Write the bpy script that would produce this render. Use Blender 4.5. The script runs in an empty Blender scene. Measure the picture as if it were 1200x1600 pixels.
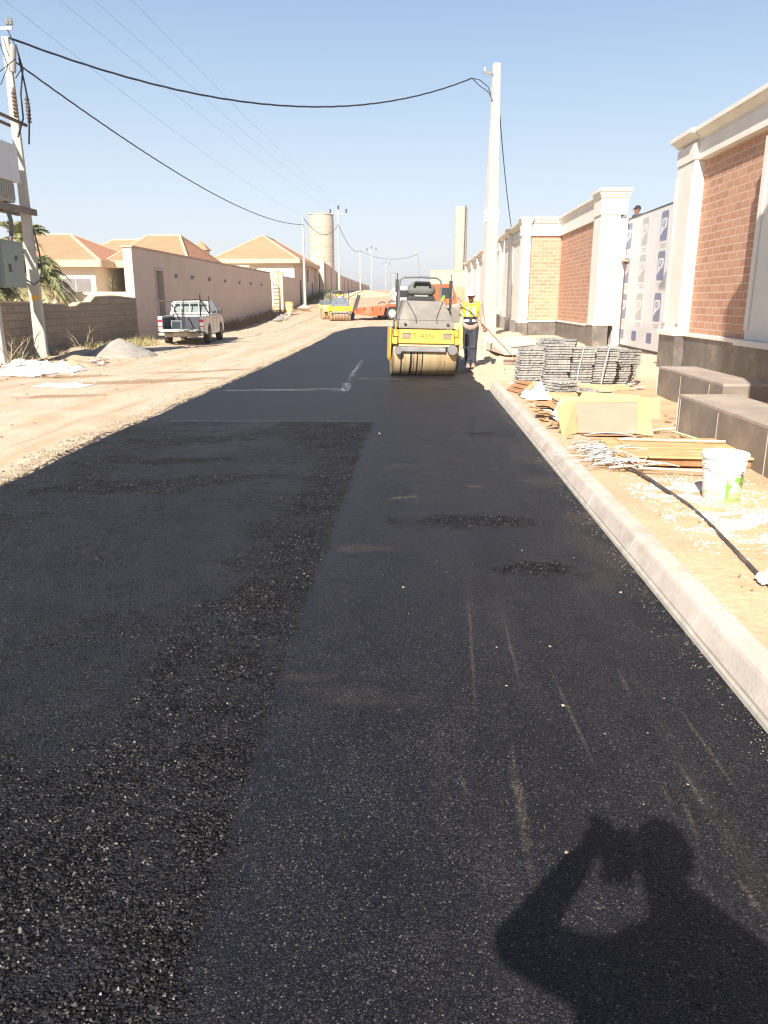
import bpy, bmesh, math, random
import numpy as np
from mathutils import Vector, Matrix, noise as mnoise
R = math.radians
PI = math.pi
rnd = random.Random(7)
scene = bpy.context.scene
COL = scene.collection

# ------------------------------------------------------------------ camera
CAM_H = 1.6
cd = bpy.data.cameras.new("Camera"); cam = bpy.data.objects.new("Camera", cd); COL.objects.link(cam)
cam.location = (0, 0, CAM_H)
cam.rotation_euler = (R(90 - 15.4), 0, R(2.35))
cd.sensor_fit = 'VERTICAL'; cd.sensor_height = 36; cd.lens = 27
cd.clip_start = 0.05; cd.clip_end = 6000
scene.camera = cam
# ------------------------------------------------------------------ light
SUN_EL, SUN_HEAD = 36.85, 17.05        # light travels towards this heading, right of +Y
w = bpy.data.worlds.new("World"); scene.world = w; w.use_nodes = True
wn = w.node_tree; wn.nodes.clear()
sky = wn.nodes.new('ShaderNodeTexSky'); sky.sky_type = 'NISHITA'; sky.sun_disc = False
sky.sun_elevation = R(SUN_EL); sky.sun_rotation = R(180 + SUN_HEAD)
sky.altitude = 300; sky.air_density = 1.0; sky.dust_density = 1.6; sky.ozone_density = 1.0
bg = wn.nodes.new('ShaderNodeBackground'); bg.inputs['Strength'].default_value = 1.0
wo = wn.nodes.new('ShaderNodeOutputWorld')
# dusty desert air: the physical sky, veiled by pale dust that thickens towards the horizon
geo = wn.nodes.new('ShaderNodeTexCoord'); sep = wn.nodes.new('ShaderNodeSeparateXYZ'); wn.links.new(geo.outputs['Generated'], sep.inputs[0])
ramp = wn.nodes.new('ShaderNodeValToRGB'); wn.links.new(sep.outputs[2], ramp.inputs[0]); cr_ = ramp.color_ramp
stops = [(0.0, (.435, .44, .47)), (.06, (.405, .43, .47)), (.13, (.345, .395, .455)), (.21, (.26, .335, .425)), (.32, (.17, .255, .375)), (.42, (.11, .19, .33)), (.6, (.055, .10, .21)), (1.0, (.025, .05, .13))]
while len(cr_.elements) < len(stops): cr_.elements.new(.5)
for e_, (p_, c_) in zip(cr_.elements, stops): e_.position = p_; e_.color = (*c_, 1)
scl = wn.nodes.new('ShaderNodeVectorMath'); scl.operation = 'SCALE'; wn.links.new(sky.outputs[0], scl.inputs[0]); scl.inputs['Scale'].default_value = .105
mixs = wn.nodes.new('ShaderNodeMix'); mixs.data_type = 'RGBA'; mixs.inputs[0].default_value = .85
wn.links.new(scl.outputs[0], mixs.inputs[6]); wn.links.new(ramp.outputs[0], mixs.inputs[7]); wn.links.new(mixs.outputs[2], bg.inputs[0]); wn.links.new(bg.outputs[0], wo.inputs[0])
sd = bpy.data.lights.new("Sun", 'SUN'); sd.energy = 5.0; sd.angle = R(0.5); sd.color = (1.0, 0.94, 0.85)
sun = bpy.data.objects.new("Sun", sd); COL.objects.link(sun)
L = Vector((math.sin(R(SUN_HEAD)) * math.cos(R(SUN_EL)), math.cos(R(SUN_HEAD)) * math.cos(R(SUN_EL)), -math.sin(R(SUN_EL))))
sun.rotation_euler = L.to_track_quat('-Z', 'Y').to_euler(); sun.location = (-10, -30, 25)
scene.view_settings.view_transform = 'Standard'; scene.view_settings.look = 'None'
scene.view_settings.exposure = 1.05; scene.view_settings.gamma = 1.0
scene.cycles.max_bounces = 5; scene.cycles.diffuse_bounces = 3; scene.cycles.glossy_bounces = 2
scene.cycles.use_denoising = True; scene.cycles.denoising_input_passes = 'RGB_ALBEDO_NORMAL'; scene.cycles.denoising_prefilter = 'ACCURATE'; scene.cycles.pixel_filter_type = 'BLACKMAN_HARRIS'; scene.cycles.filter_width = 1.25; scene.cycles.use_adaptive_sampling = True; scene.cycles.adaptive_threshold = .02; scene.cycles.sample_clamp_indirect = 4

# ------------------------------------------------------------------ materials
class NT:
    def __init__(s, name):
        s.m = bpy.data.materials.new(name); s.m.use_nodes = True
        s.t = s.m.node_tree; s.bsdf = s.t.nodes['Principled BSDF']
        s._pos = None
    def node(s, typ, **kw):
        n = s.t.nodes.new(typ)
        for k, v in kw.items(): setattr(n, k, v)
        return n
    def set(s, sock, v):
        if hasattr(v, 'is_linked'): s.t.links.new(v, sock)
        elif v is not None:
            if isinstance(v, (tuple, list)) and len(v) == 3 and len(sock.default_value) == 4: v = tuple(v) + (1,)
            sock.default_value = v
    def pos(s):
        if s._pos is None: s._pos = s.node('ShaderNodeTexCoord').outputs['Object']
        return s._pos
    def scale(s, v, sc):
        n = s.node('ShaderNodeMapping'); s.set(n.inputs[0], v); n.inputs['Scale'].default_value = sc if isinstance(sc, tuple) else (sc,) * 3
        return n.outputs[0]
    def noise(s, sc, detail=4, rough=.55, vec=None, dist=0):
        n = s.node('ShaderNodeTexNoise'); v = vec if vec is not None else s.pos()
        if isinstance(sc, tuple): v = s.scale(v, sc); sc = 1
        s.set(n.inputs['Vector'], v); n.inputs['Scale'].default_value = sc
        n.inputs['Detail'].default_value = detail; n.inputs['Roughness'].default_value = rough; n.inputs['Distortion'].default_value = dist
        return n.outputs[0]
    def vor(s, sc, vec=None, out='Distance', feature='F1', rand=1):
        n = s.node('ShaderNodeTexVoronoi', feature=feature); v = vec if vec is not None else s.pos()
        if isinstance(sc, tuple): v = s.scale(v, sc); sc = 1
        s.set(n.inputs['Vector'], v); n.inputs['Scale'].default_value = sc; n.inputs['Randomness'].default_value = rand
        return n.outputs[out]
    def math(s, op, a, b=None, c=None, clamp=False):
        n = s.node('ShaderNodeMath', operation=op, use_clamp=clamp)
        s.set(n.inputs[0], a)
        if b is not None: s.set(n.inputs[1], b)
        if c is not None: s.set(n.inputs[2], c)
        return n.outputs[0]
    def rng(s, v, a, b, c=0, d=1, smooth=False):
        n = s.node('ShaderNodeMapRange'); n.clamp = True
        if smooth: n.interpolation_type = 'SMOOTHSTEP'
        s.set(n.inputs[0], v)
        for i, q in enumerate((a, b, c, d)): s.set(n.inputs[i + 1], q)
        return n.outputs[0]
    def mix(s, f, a, b, mode='MIX'):
        n = s.node('ShaderNodeMix', data_type='RGBA', blend_type=mode)
        s.set(n.inputs[0], f); s.set(n.inputs[6], a); s.set(n.inputs[7], b)
        return n.outputs[2]
    def attr(s, name):
        n = s.node('ShaderNodeAttribute'); n.attribute_name = name; return n.outputs['Fac']
    def xyz(s, v=None):
        n = s.node('ShaderNodeSeparateXYZ'); s.set(n.inputs[0], v if v is not None else s.pos()); return n.outputs
    def bump(s, h, strength=.5, dist=.01, normal=None):
        n = s.node('ShaderNodeBump'); s.set(n.inputs['Height'], h)
        s.set(n.inputs['Strength'], strength); n.inputs['Distance'].default_value = dist
        if normal is not None: s.set(n.inputs['Normal'], normal)
        return n.outputs[0]
    def out(s, col=None, rough=None, normal=None, metal=None, spec=None):
        for k, v in (('Base Color', col), ('Roughness', rough), ('Normal', normal), ('Metallic', metal), ('Specular IOR Level', spec)):
            if v is not None: s.set(s.bsdf.inputs[k], v)
        return s.m

MATS = {}
def mat(name, col, rough=.7, var=.15, vs=3.0, bs=40.0, bump=.2, bd=.004, metal=0, spec=.4, dirt=None, dirt_amt=.3, dirt_scale=1.5):
    """plain weathered material: colour with large and small noise variation, fine bump, optional dirt"""
    if name in MATS: return MATS[name]
    n = NT(name)
    dark = tuple(c * (1 - var) for c in col); lite = tuple(min(1, c * (1 + var)) for c in col)
    c = n.mix(n.rng(n.noise(vs, 5, .6), .3, .7), dark, lite)
    c = n.mix(n.rng(n.noise(bs * .6, 3, .6), .35, .75, 0, var), c, tuple(q * .6 for q in col))
    if dirt: c = n.mix(n.rng(n.noise(dirt_scale, 6, .65), .5, .72, 0, dirt_amt), c, dirt)
    nm = n.bump(n.noise(bs, 4, .6), bump, bd)
    MATS[name] = n.out(c, rough, nm, metal, spec)
    return MATS[name]

# ------------------------------------------------------------------ object helpers
def add_obj(name, me, parent=None):
    o = bpy.data.objects.new(name, me); COL.objects.link(o)
    if parent is not None: o.parent = parent
    return o
def tag(o, label=None, cat=None, group=None, kind=None):
    if label: o['label'] = label
    if cat: o['category'] = cat
    if group: o['group'] = group
    if kind: o['kind'] = kind
    return o
def thing(name, label, cat, loc=(0, 0, 0), rz=0, group=None, rx=0, ry=0):
    o = bpy.data.objects.new(name, None); COL.objects.link(o)
    o.location = loc; o.rotation_euler = (rx, ry, rz); o.empty_display_size = .3
    return tag(o, label, cat, group)
class MB:
    def __init__(s): s.v = []; s.f = []
    def add(s, vs, fs):
        b = len(s.v); s.v += [tuple(q) for q in vs]; s.f += [tuple(b + i for i in f) for f in fs]; return s
    def hexa(s, p):
        return s.add(p, [(3, 2, 1, 0), (4, 5, 6, 7), (0, 1, 5, 4), (1, 2, 6, 5), (2, 3, 7, 6), (3, 0, 4, 7)])
    def box(s, x0, x1, y0, y1, z0, z1, M=None):
        p = [(x0, y0, z0), (x1, y0, z0), (x1, y1, z0), (x0, y1, z0), (x0, y0, z1), (x1, y0, z1), (x1, y1, z1), (x0, y1, z1)]
        if M is not None: p = [M @ Vector(q) for q in p]
        return s.hexa(p)
    def frus(s, b, t, z0, z1):
        (a, b_, c, d), (e, f, g, h) = b, t
        return s.hexa([(a, c, z0), (b_, c, z0), (b_, d, z0), (a, d, z0), (e, g, z1), (f, g, z1), (f, h, z1), (e, h, z1)])
    def tube(s, pts, r, n=8, r1=None, cap=True):
        pts = [Vector(p) for p in pts]; m = len(pts); rings = []; up = None
        for i, p in enumerate(pts):
            d = (pts[min(i + 1, m - 1)] - pts[max(i - 1, 0)]).normalized()
            if up is None:
                up = Vector((0, 0, 1)) if abs(d.z) < .9 else Vector((1, 0, 0))
            a = d.cross(up)
            if a.length < 1e-5: a = d.cross(Vector((0, 1, 0)))
            a.normalize(); b = d.cross(a).normalized(); up = -b if b.length else up
            up = a.cross(d)
            rr = r if r1 is None else r + (r1 - r) * i / max(1, m - 1)
            if isinstance(r, (list, tuple)): rr = r[i]
            rings.append([p + a * rr * math.cos(2 * PI * k / n) + b * rr * math.sin(2 * PI * k / n) for k in range(n)])
        vs = [q for ring in rings for q in ring]; fs = []
        for i in range(m - 1):
            for k in range(n):
                k2 = (k + 1) % n; fs.append((i * n + k, i * n + k2, (i + 1) * n + k2, (i + 1) * n + k))
        if cap: fs += [tuple(range(n))[::-1], tuple((m - 1) * n + k for k in range(n))]
        return s.add(vs, fs)
    def cyl(s, p0, p1, r, r1=None, n=20): return s.tube([p0, p1], r, n, r if r1 is None else r1)
    def lathe(s, prof, n=24, M=None):
        vs = []; fs = []; m = len(prof)
        for r, z in prof:
            for k in range(n): vs.append((r * math.cos(2 * PI * k / n), r * math.sin(2 * PI * k / n), z))
        for i in range(m - 1):
            for k in range(n):
                k2 = (k + 1) % n; fs.append((i * n + k, i * n + k2, (i + 1) * n + k2, (i + 1) * n + k))
        fs += [tuple(range(n))[::-1], tuple((m - 1) * n + k for k in range(n))]
        if M is not None: vs = [M @ Vector(q) for q in vs]
        return s.add(vs, fs)
    def prism(s, poly, axis, a, b):
        """poly in the two other axes (x: y,z; y: x,z; z: x,y) extruded from a to b"""
        def P(u, v, t): return {'x': (t, u, v), 'y': (u, t, v), 'z': (u, v, t)}[axis]
        n = len(poly); vs = [P(u, v, a) for u, v in poly] + [P(u, v, b) for u, v in poly]
        fs = [tuple(range(n))[::-1], tuple(range(n, 2 * n))] + [(i, (i + 1) % n, n + (i + 1) % n, n + i) for i in range(n)]
        return s.add(vs, fs)
    def build(s, name, m, parent=None, smooth=False, bevel=0, loc=None):
        me = bpy.data.meshes.new(name)
        me.from_pydata(s.v, [], s.f); me.validate()
        bm = bmesh.new(); bm.from_mesh(me); bmesh.ops.recalc_face_normals(bm, faces=bm.faces[:]); bm.to_mesh(me); bm.free()
        if isinstance(m, (list, tuple)):
            for q in m: me.materials.append(q)
        else: me.materials.append(m)
        if smooth:
            for p in me.polygons: p.use_smooth = True
            try: me.set_sharp_from_angle(angle=R(40))
            except Exception: pass
        o = add_obj(name, me, parent)
        if loc is not None: o.location = loc
        if bevel:
            b = o.modifiers.new('bevel', 'BEVEL'); b.width = bevel; b.segments = 2; b.limit_method = 'ANGLE'; b.angle_limit = R(50)
        return o
def copy_tree(o, parent=None):
    c = o.copy(); COL.objects.link(c)
    if parent is not None: c.parent = parent
    for ch in list(o.children): copy_tree(ch, c)
    return c
def fn(x, y, s=1.0, z=0.0): return mnoise.noise(Vector((x * s, y * s, z)))

# ------------------------------------------------------------------ terrain
RY = [-60, 46, 60, 75, 112, 190, 300, 700, 1500]; RZ = [0, 0, .45, 1.15, 2.45, 4.0, 4.35, -2, -12]
def rise(y):
    return sum(np.interp(y + d, RY, RZ) for d in (-3, -1.5, 0, 1.5, 3)) / 5
KERB_END = 14.5
def xleft(y):
    b = float(np.interp(y, [-5, 6, 9, 20, 32, 42, 46.5, 48.5], [-3.75, -3.78, -3.86, -3.85, -4.05, -4.35, -4.0, -2.8]))
    return b + .09 * fn(y, 3.3, .35) + .045 * fn(y, 9.1, 1.9) + .02 * fn(y, 5.1, 6)
def xright(y):
    if y < KERB_END: return 1.40
    return 1.36 + .12 * fn(y, 1.7, .8) + .05 * fn(y, 4.2, 3)
ROAD_END = 48.5
def H(x, y):
    z = float(rise(y))
    # right verge stands as high as the kerb
    sr = min(1, max(0, (x - 1.45) / .07)) if y < KERB_END else min(1, max(0, (x - 1.6) / 1.2))
    z += sr * (.115 if y < KERB_END else .10)
    road = (xleft(y) - .02 < x < xright(y) + .05) and y < ROAD_END
    if road: return z - .06
    near = 1.0
    bumps = .035 * fn(x, y, .5, 2) + .02 * fn(x, y, 1.7, 5) + .008 * fn(x, y, 6, 1)
    if -3 < x < 1.6: near = .4
    if x < -4: bumps += .05 * fn(x, y, .12, 8) - .01
    if x < -9.2: bumps += .10 * min(1, (-9.2 - x) / 1.5) * (.6 + .5 * fn(x, y, .8, 4))
    if x > 1.6 and y > KERB_END: bumps += .05 * fn(x, y, 1.1, 9)
    if y > 70: bumps += .25 * fn(x, y, .06, 3)
    return z + bumps * near - (.02 if x < 0 else 0)

def axis(stops):
    out = []
    for a, b, st in stops: out += list(np.arange(a, b, st))
    return np.array(out + [stops[-1][1]])
def grid_mesh(name, xs, ys, zf, m):
    nx, ny = len(xs), len(ys)
    vs = [(float(x), float(y), zf(float(x), float(y))) for y in ys for x in xs]
    fs = [(j * nx + i, j * nx + i + 1, (j + 1) * nx + i + 1, (j + 1) * nx + i) for j in range(ny - 1) for i in range(nx - 1)]
    me = bpy.data.meshes.new(name); me.from_pydata(vs, [], fs); me.materials.append(m)
    for p in me.polygons: p.use_smooth = True
    return add_obj(name, me), vs

# ground material: pale cream dirt on the left, orange sand on the right, tracks and damp patches
n = NT('desert_dirt')
X, Y_, Z_ = n.xyz()
big = n.noise(.25, 5, .6); mid = n.noise(1.3, 6, .62); fine = n.noise(22, 5, .7); tracks = n.noise((1.6, .16, 1), 5, .6)
cream = (.56, .455, .335); tan = (.48, .34, .205); orange = (.50, .335, .20); brown = (.30, .185, .10)
c = n.mix(n.rng(tracks, .42, .66, 0, .75, True), cream, tan)
c = n.mix(n.rng(mid, .5, .72, 0, .5), c, (.66, .56, .41))
right = n.rng(X, 0.5, 2.0)
cr = n.mix(n.rng(mid, .4, .7), orange, (.64, .45, .26))
cr = n.mix(n.math('MULTIPLY', n.rng(Y_, 13, 17), n.rng(big, .3, .6, .5, 1)), cr, (.66, .53, .37))
c = n.mix(right, c, cr)
far = n.rng(Y_, 44, 70)
c = n.mix(far, c, n.mix(n.rng(mid, .35, .7), (.50, .33, .21), (.58, .42, .27)))
# damp brown patches in the wheel track
def ell(n, cx, cy, rx, ry, rot=0, nz=.5, ns=3.0, soft=.5):
    mp = n.node('ShaderNodeMapping', vector_type='TEXTURE'); n.set(mp.inputs[0], n.pos())
    mp.inputs['Location'].default_value = (cx, cy, 0); mp.inputs['Rotation'].default_value = (0, 0, R(rot)); mp.inputs['Scale'].default_value = (rx, ry, 1)
    sx, sy, sz = n.xyz(mp.outputs[0])
    d = n.math('SQRT', n.math('ADD', n.math('MULTIPLY', sx, sx), n.math('MULTIPLY', sy, sy)))
    d = n.math('ADD', d, n.math('MULTIPLY', n.math('SUBTRACT', n.noise(ns, 5, .65), .5), nz * 2))
    return n.rng(d, 1 - soft, 1, 1, 0)
for (cx, cy, rx, ry, rot) in ((-5.6, 16.0, 2.4, .45, 30), (-6.2, 13.2, .9, .35, 15), (-4.9, 18.6, 2.2, .30, 28), (-8.0, 17.0, 1.6, .5, 5)):
    c = n.mix(n.math('MULTIPLY', ell(n, cx, cy, rx, ry, rot), .8), c, brown)
c = n.mix(n.rng(fine, .45, .8, 0, .35), c, (.24, .16, .10))
c = n.mix(n.rng(n.noise(60, 3, .6), .62, .72, 0, .5), c, (.72, .64, .50))
c = n.mix(n.math('MULTIPLY', n.rng(n.noise((5.5, .22, 1), 4, .65), .54, .66), n.rng(X, -3.8, -4.6, 0, .45)), c, (.33, .225, .14))
h = n.math('ADD', n.math('MULTIPLY', n.noise(9, 6, .7), 1.0), n.math('MULTIPLY', n.noise(70, 3, .6), .25))
M_DIRT = n.out(c, .95, n.bump(h, .55, .03), spec=.1)

xs = axis([(-420, -60, 20), (-60, -16, 2), (-16, -8.5, .3), (-8.5, -4.4, .25), (-4.4, -3.4, .05), (-3.4, 1.2, .6), (1.2, 1.7, .05), (1.7, 4.2, .12), (4.2, 8, .3), (8, 30, 2), (30, 420, 20)])
ys = axis([(-40, 0, 2), (0, 3, .5), (3, 12, .12), (12, 26, .2), (26, 60, .6), (60, 120, 2.0), (120, 320, 8), (320, 1500, 60)])
ground, _ = grid_mesh('ground', xs, ys, H, M_DIRT); tag(ground, kind='structure')

# ------------------------------------------------------------------ asphalt
def sm(a, b, v):
    t = min(1, max(0, (v - a) / (b - a))); return t * t * (3 - 2 * t)
def e2(x, y, cx, cy, rx, ry, rot=0, nz=.45, ns=2.2):
    a = R(rot); dx, dy = x - cx, y - cy
    u = (dx * math.cos(a) + dy * math.sin(a)) / rx; v = (-dx * math.sin(a) + dy * math.cos(a)) / ry
    d = math.hypot(u, v) + nz * fn(x, y, ns, 7.7)
    return 1 - sm(.6, 1.1, d)
def coarse(x, y):
    """how open and loose the fresh mix still is, 0..1"""
    v = 0
    jt = -.58 + .02 * fn(x, y, 3)
    if x < jt and y < 10.45:
        lo = float(np.interp(y, [1, 1.8, 2.3, 3.0, 4, 5, 7.6, 8.4, 9.4, 10.5], [-1.9, -1.5, -1.3, -1.1, -1.06, -1.02, -1.02, -1.25, -1.65, -1.85]))
        hi = float(np.interp(y, [1, 1.8, 2.6, 3.4, 10.5], [-.35, -.46, -.52, -.56, -.555]))
        wv = .17 * fn(x, y, 2.2, 1) + .10 * fn(x, y, 6, 2)
        v = max(v, .92 * sm(lo - .55, lo + .30, x + 1.8 * wv) * (1 - sm(hi - .06, hi + .03, x + (.5 if y < 3.4 else .12) * wv)) * (.75 + .5 * fn(x, y, 4, 4)))
    for a in ((-1.75, 1.9, .8, .5, 0), (-2.75, 8.9, .95, .38, 12), (-2.35, 6.7, 1.3, .33, 14), (-2.7, 7.7, .8, .2, 10), (.38, 5.6, .5, .17, 2), (.75, 9.6, .3, .16, 0), (.75, 4.55, .35, .12, 0),
              (-1.3, 1.6, .7, .5, 0)):
        v = max(v, .5 * e2(x, y, *a, 1.1, 3.6) + .35 * e2(x, y, *a, 1.3, 9))
    if x < jt and y < 10.45: v = max(v, .30 + .35 * fn(x, y, 1.1, 6) + .2 * fn(x, y, 4, 3))
    return min(1, max(0, v))
def dust(x, y):
    v = 0
    # wheel streaks running with the road
    s = fn(x * 9, y * .35, 1, 3) * .5 + fn(x * 23, y * .8, 1, 5) * .5
    lane = max(math.exp(-((x - .34 - .02 * y) / .10) ** 2), .8 * math.exp(-((x - .93) / .12) ** 2), .5 * math.exp(-((x - .12) / .06) ** 2), .55 * math.exp(-((x - 1.12) / .10) ** 2))
    if y < 13: v += lane * sm(-.05, .45, s) * .45 * (1 - sm(8, 13, y))
    # gritty margin beside the kerb
    v += sm(.85, 1.34, x) * .55 * sm(-.15, .5, fn(x, y, 2.2, 1)) * sm(3, 4.5, y)
    # footprints and smears of sand
    for (cx, cy, rx, ry, rot, k) in ((-.08, 6.3, .13, .05, 20, 1), (.55, 6.75, .13, .045, 10, .9), (1.02, 7.0, .15, .03, -8, .8), (-.36, 4.9, .22, .09, 0, .4), (.3, 10.8, .25, .05, 0, .6), (-.1, 7.6, .2, .08, 0, .35), (.25, 7.35, .22, .05, 0, .3),
                              (.5, 15.2, 1.0, .10, 3, .75), (.75, 15.9, .55, .12, 0, .7), (-.2, 14.3, .4, .05, 0, .4), (-.5, 3.05, .10, .035, 0, .4), (-.1, 8.7, .5, .04, 5, .35), (.6, 9.0, .4, .04, 0, .3), (-.2, 2.9, .25, .1, 0, .25)):
        v = max(v, k * e2(x, y, cx, cy, rx, ry, rot, .6, 9))
    return min(1, v)
def lime(x, y):
    v = 0
    if -3.5 < x < -1.25: v = max(v, (1 - sm(.01, .03, abs(y - 14.25 - .03 * fn(x, 0, 2)))) * .8)
    if -1.2 < x < -.35: v = max(v, (1 - sm(.015, .04, abs(y - 16.4))) * .5)
    v = max(v, 1.6 * e2(x, y, -1.34, 14.9, .08, .85, 3, .6, 7)); v = max(v, .9 * e2(x, y, -1.45, 18.8, .05, 3.2, 1, .8, 6))
    v = min(1, v)
    v = max(v, .35 * (1 - sm(.01, .05, abs(y - 10.47 - .02 * fn(x, 1, 1.5)))) if x > -3.4 and x < -.6 else 0)
    return v
n = NT('asphalt')
X, Y_, Z_ = n.xyz()
co, du, li = n.attr('coarse'), n.attr('dust'), n.attr('lime')
co = n.math('ADD', co, n.math('ADD', n.math('MULTIPLY', n.math('SUBTRACT', n.noise(14, 3, .6), .5), 1.3), n.math('MULTIPLY', n.math('SUBTRACT', n.noise(75, 2, .6), .5), 1.6)))
co = n.rng(co, .18, .85)
cell = n.node('ShaderNodeTexVoronoi'); n.set(cell.inputs['Vector'], n.pos()); cell.inputs['Scale'].default_value = 210
cv = n.xyz(cell.outputs['Color']); cdist = cell.outputs['Distance']
cellb = n.node('ShaderNodeTexVoronoi'); n.set(cellb.inputs['Vector'], n.pos()); cellb.inputs['Scale'].default_value = 105
cb = n.xyz(cellb.outputs['Color'])
blot = n.noise(.8, 5, .6)
band = n.noise((1.1, .18, 1), 5, .6)
base = n.mix(n.rng(blot, .35, .65), (.0060, .0066, .0112), (.0112, .0118, .0190))
base = n.mix(n.rng(band, .42, .68, 0, .6), base, (.0160, .0162, .0240))
grain = n.math('POWER', cv[0], 2.2)
base = n.mix(n.math('MULTIPLY', grain, n.rng(n.noise(3, 4), .3, .7, .35, .95)), base, (.100, .092, .098))  # brighter cells hold sunlit grain facets in the colour
base = n.mix(n.rng(cdist, .25, .6, 0, .8), base, (.0035, .0034, .004))  # shade in the gaps between grains is put into the colour
base = n.mix(n.math('MULTIPLY', co, .8), base, n.mix(n.math('POWER', cb[0], 3.0), (.0030, .0029, .0032), (.060, .056, .052)))
base = n.mix(n.rng(cv[1], .975, .99, 0, .6), base, (.18, .17, .15))  # rare pale cells paint sparkle into the colour
du2 = n.math('MULTIPLY', du, n.rng(n.noise(110, 5, .75), .42, .66, 0, 1))
for (cx, cy, ry, rot) in ((.965, 2.325, .22, 1.4), (.90, 2.185, .14, -4.5), (.95, 1.845, .11, 6.7), (.36, 2.205, .42, -1.7), (.18, 2.31, .10, 6.3), (.64, 2.795, .5, 2.4), (.925, 3.1, .14, -2.4), (.86, 2.28, .07, 0), (.285, 3.49, .9, -2.3), (.47, 3.4, .5, -1), (1.1, 2.6, .4, 2)):
    du2 = n.math('MAXIMUM', du2, n.math('MULTIPLY', ell(n, cx, cy, .012 if cx != .36 else .024, ry, rot, .9, 30, .9), n.rng(n.noise(120, 4, .8), .46, .60, 0, .85)))
base = n.mix(n.math('MULTIPLY', du2, .55), base, (.27, .205, .145))
def line(n, v, c, w_, m0, m1, along):
    d = n.math('ABSOLUTE', n.math('SUBTRACT', n.math('ADD', v, n.math('MULTIPLY', n.math('SUBTRACT', n.noise(1.1, 4, .7), .5), .10)), c))
    return n.math('MULTIPLY', n.rng(d, w_ * .4, w_, 1, 0), n.math('MULTIPLY', n.rng(along, m0, m0 + .1), n.rng(along, m1 - .1, m1, 1, 0)))
li2 = n.math('MAXIMUM', n.math('MULTIPLY', li, n.rng(n.noise((14, 2.2, 1), 5, .8), .46, .56)), n.math('MULTIPLY', line(n, n.math('SUBTRACT', Y_, n.math('MULTIPLY', n.math('ADD', X, 2.5), .12)), 14.38, .045, -3.6, -1.35, X), n.rng(n.noise(6, 4), .3, .6, .35, 1)))
li2 = n.math('MAXIMUM', li2, n.math('MULTIPLY', line(n, Y_, 16.5, .05, -1.25, -.2, X), n.rng(n.noise(7, 4), .45, .6, 0, .7)))
li2 = n.math('MAXIMUM', li2, n.math('MULTIPLY', line(n, Y_, 10.47, .03, -3.5, -.6, X), n.rng(n.noise(3, 4), .55, .75, 0, .22)))
base = n.mix(n.math('MULTIPLY', li2, .42), base, (.50, .50, .52))
h = n.math('ADD', n.math('MULTIPLY', n.math('SUBTRACT', 1, cdist), .55), n.math('MULTIPLY', n.noise(330, 2, .6), .35))
h = n.math('ADD', h, n.math('MULTIPLY', n.math('MULTIPLY', n.math('SUBTRACT', 1, cellb.outputs['Distance']), co), 2.4))
h = n.math('ADD', h, n.math('MULTIPLY', n.noise(60, 4, .65), n.rng(co, 0, 1, .5, 2.2)))
nm = n.bump(h, n.rng(co, 0, 1, .75, 1.0), .0055)
rough = n.rng(n.noise(140, 2, .5), .35, .65, .38, .62)
rough = n.math('ADD', rough, n.math('MULTIPLY', co, .2))
rough = n.math('ADD', rough, n.math('MULTIPLY', du, .2), clamp=True)
M_ASPH = n.out(base, rough, nm, spec=n.rng(co, 0, 1, .16, .05))
ays = axis([(-3, 1, .25), (1, 12, .05), (12, 22, .08), (22, ROAD_END, .25)])
us = np.linspace(0, 1, 112)
nx = len(us); vs = []; fs = []
for y in ays:
    y = float(y); a, b = xleft(y), xright(y)
    for u in us:
        x = a + (b - a) * float(u)
        edge = min(1, (x - a) / .07); edge2 = 1 if y < KERB_END else min(1, (b - x) / .06)
        e3 = min(1, (ROAD_END - y) / .1)
        z = float(rise(y)) - .055 * (1 - max(0.0, min(edge, edge2, e3)) ** .6)
        c_ = coarse(x, y) if y < 12 else 0
        z += .0045 * c_ + .004 * fn(x, y, .5) - (.012 * sm(0, 1, abs(x + 1.25) / 2.7))
        vs.append((x, y, z))
for j in range(len(ays) - 1):
    for i in range(nx - 1): fs.append((j * nx + i, j * nx + i + 1, (j + 1) * nx + i + 1, (j + 1) * nx + i))
me = bpy.data.meshes.new('asphalt_road'); me.from_pydata(vs, [], fs); me.materials.append(M_ASPH)
for p in me.polygons: p.use_smooth = True
for nm_, f_ in (('coarse', coarse), ('dust', dust), ('lime', lime)):
    at = me.attributes.new(nm_, 'FLOAT', 'POINT'); at.data.foreach_set('value', np.array([f_(v[0], v[1]) if v[1] < 22 else 0 for v in vs], dtype=np.float32))
road = add_obj('road', me); tag(road, kind='structure')

def stones(name, items, m, flat=.6, r=rnd):
    """items: (x, y, z, size); small jittered many-faced stones in one mesh"""
    vs = []; fs = []
    F = [(0, 2, 4), (2, 1, 4), (1, 3, 4), (3, 0, 4), (2, 0, 5), (1, 2, 5), (3, 1, 5), (0, 3, 5)]
    for (x, y, z, s) in items:
        a = r.uniform(0, PI); ca, sa = math.cos(a), math.sin(a); b = len(vs)
        for (px, py, pz) in ((1, 0, 0), (-1, 0, 0), (0, 1, 0), (0, -1, 0), (0, 0, 1), (0, 0, -1)):
            j = r.uniform(.65, 1.2) * s
            qx, qy, qz = px * j + r.uniform(-.25, .25) * s, py * j * .8 + r.uniform(-.25, .25) * s, pz * j * flat
            vs.append((x + qx * ca - qy * sa, y + qx * sa + qy * ca, z + qz))
        fs += [tuple(b + i for i in f) for f in F]
    me = bpy.data.meshes.new(name); me.from_pydata(vs, [], fs); me.materials.append(m)
    return add_obj(name, me)
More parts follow.
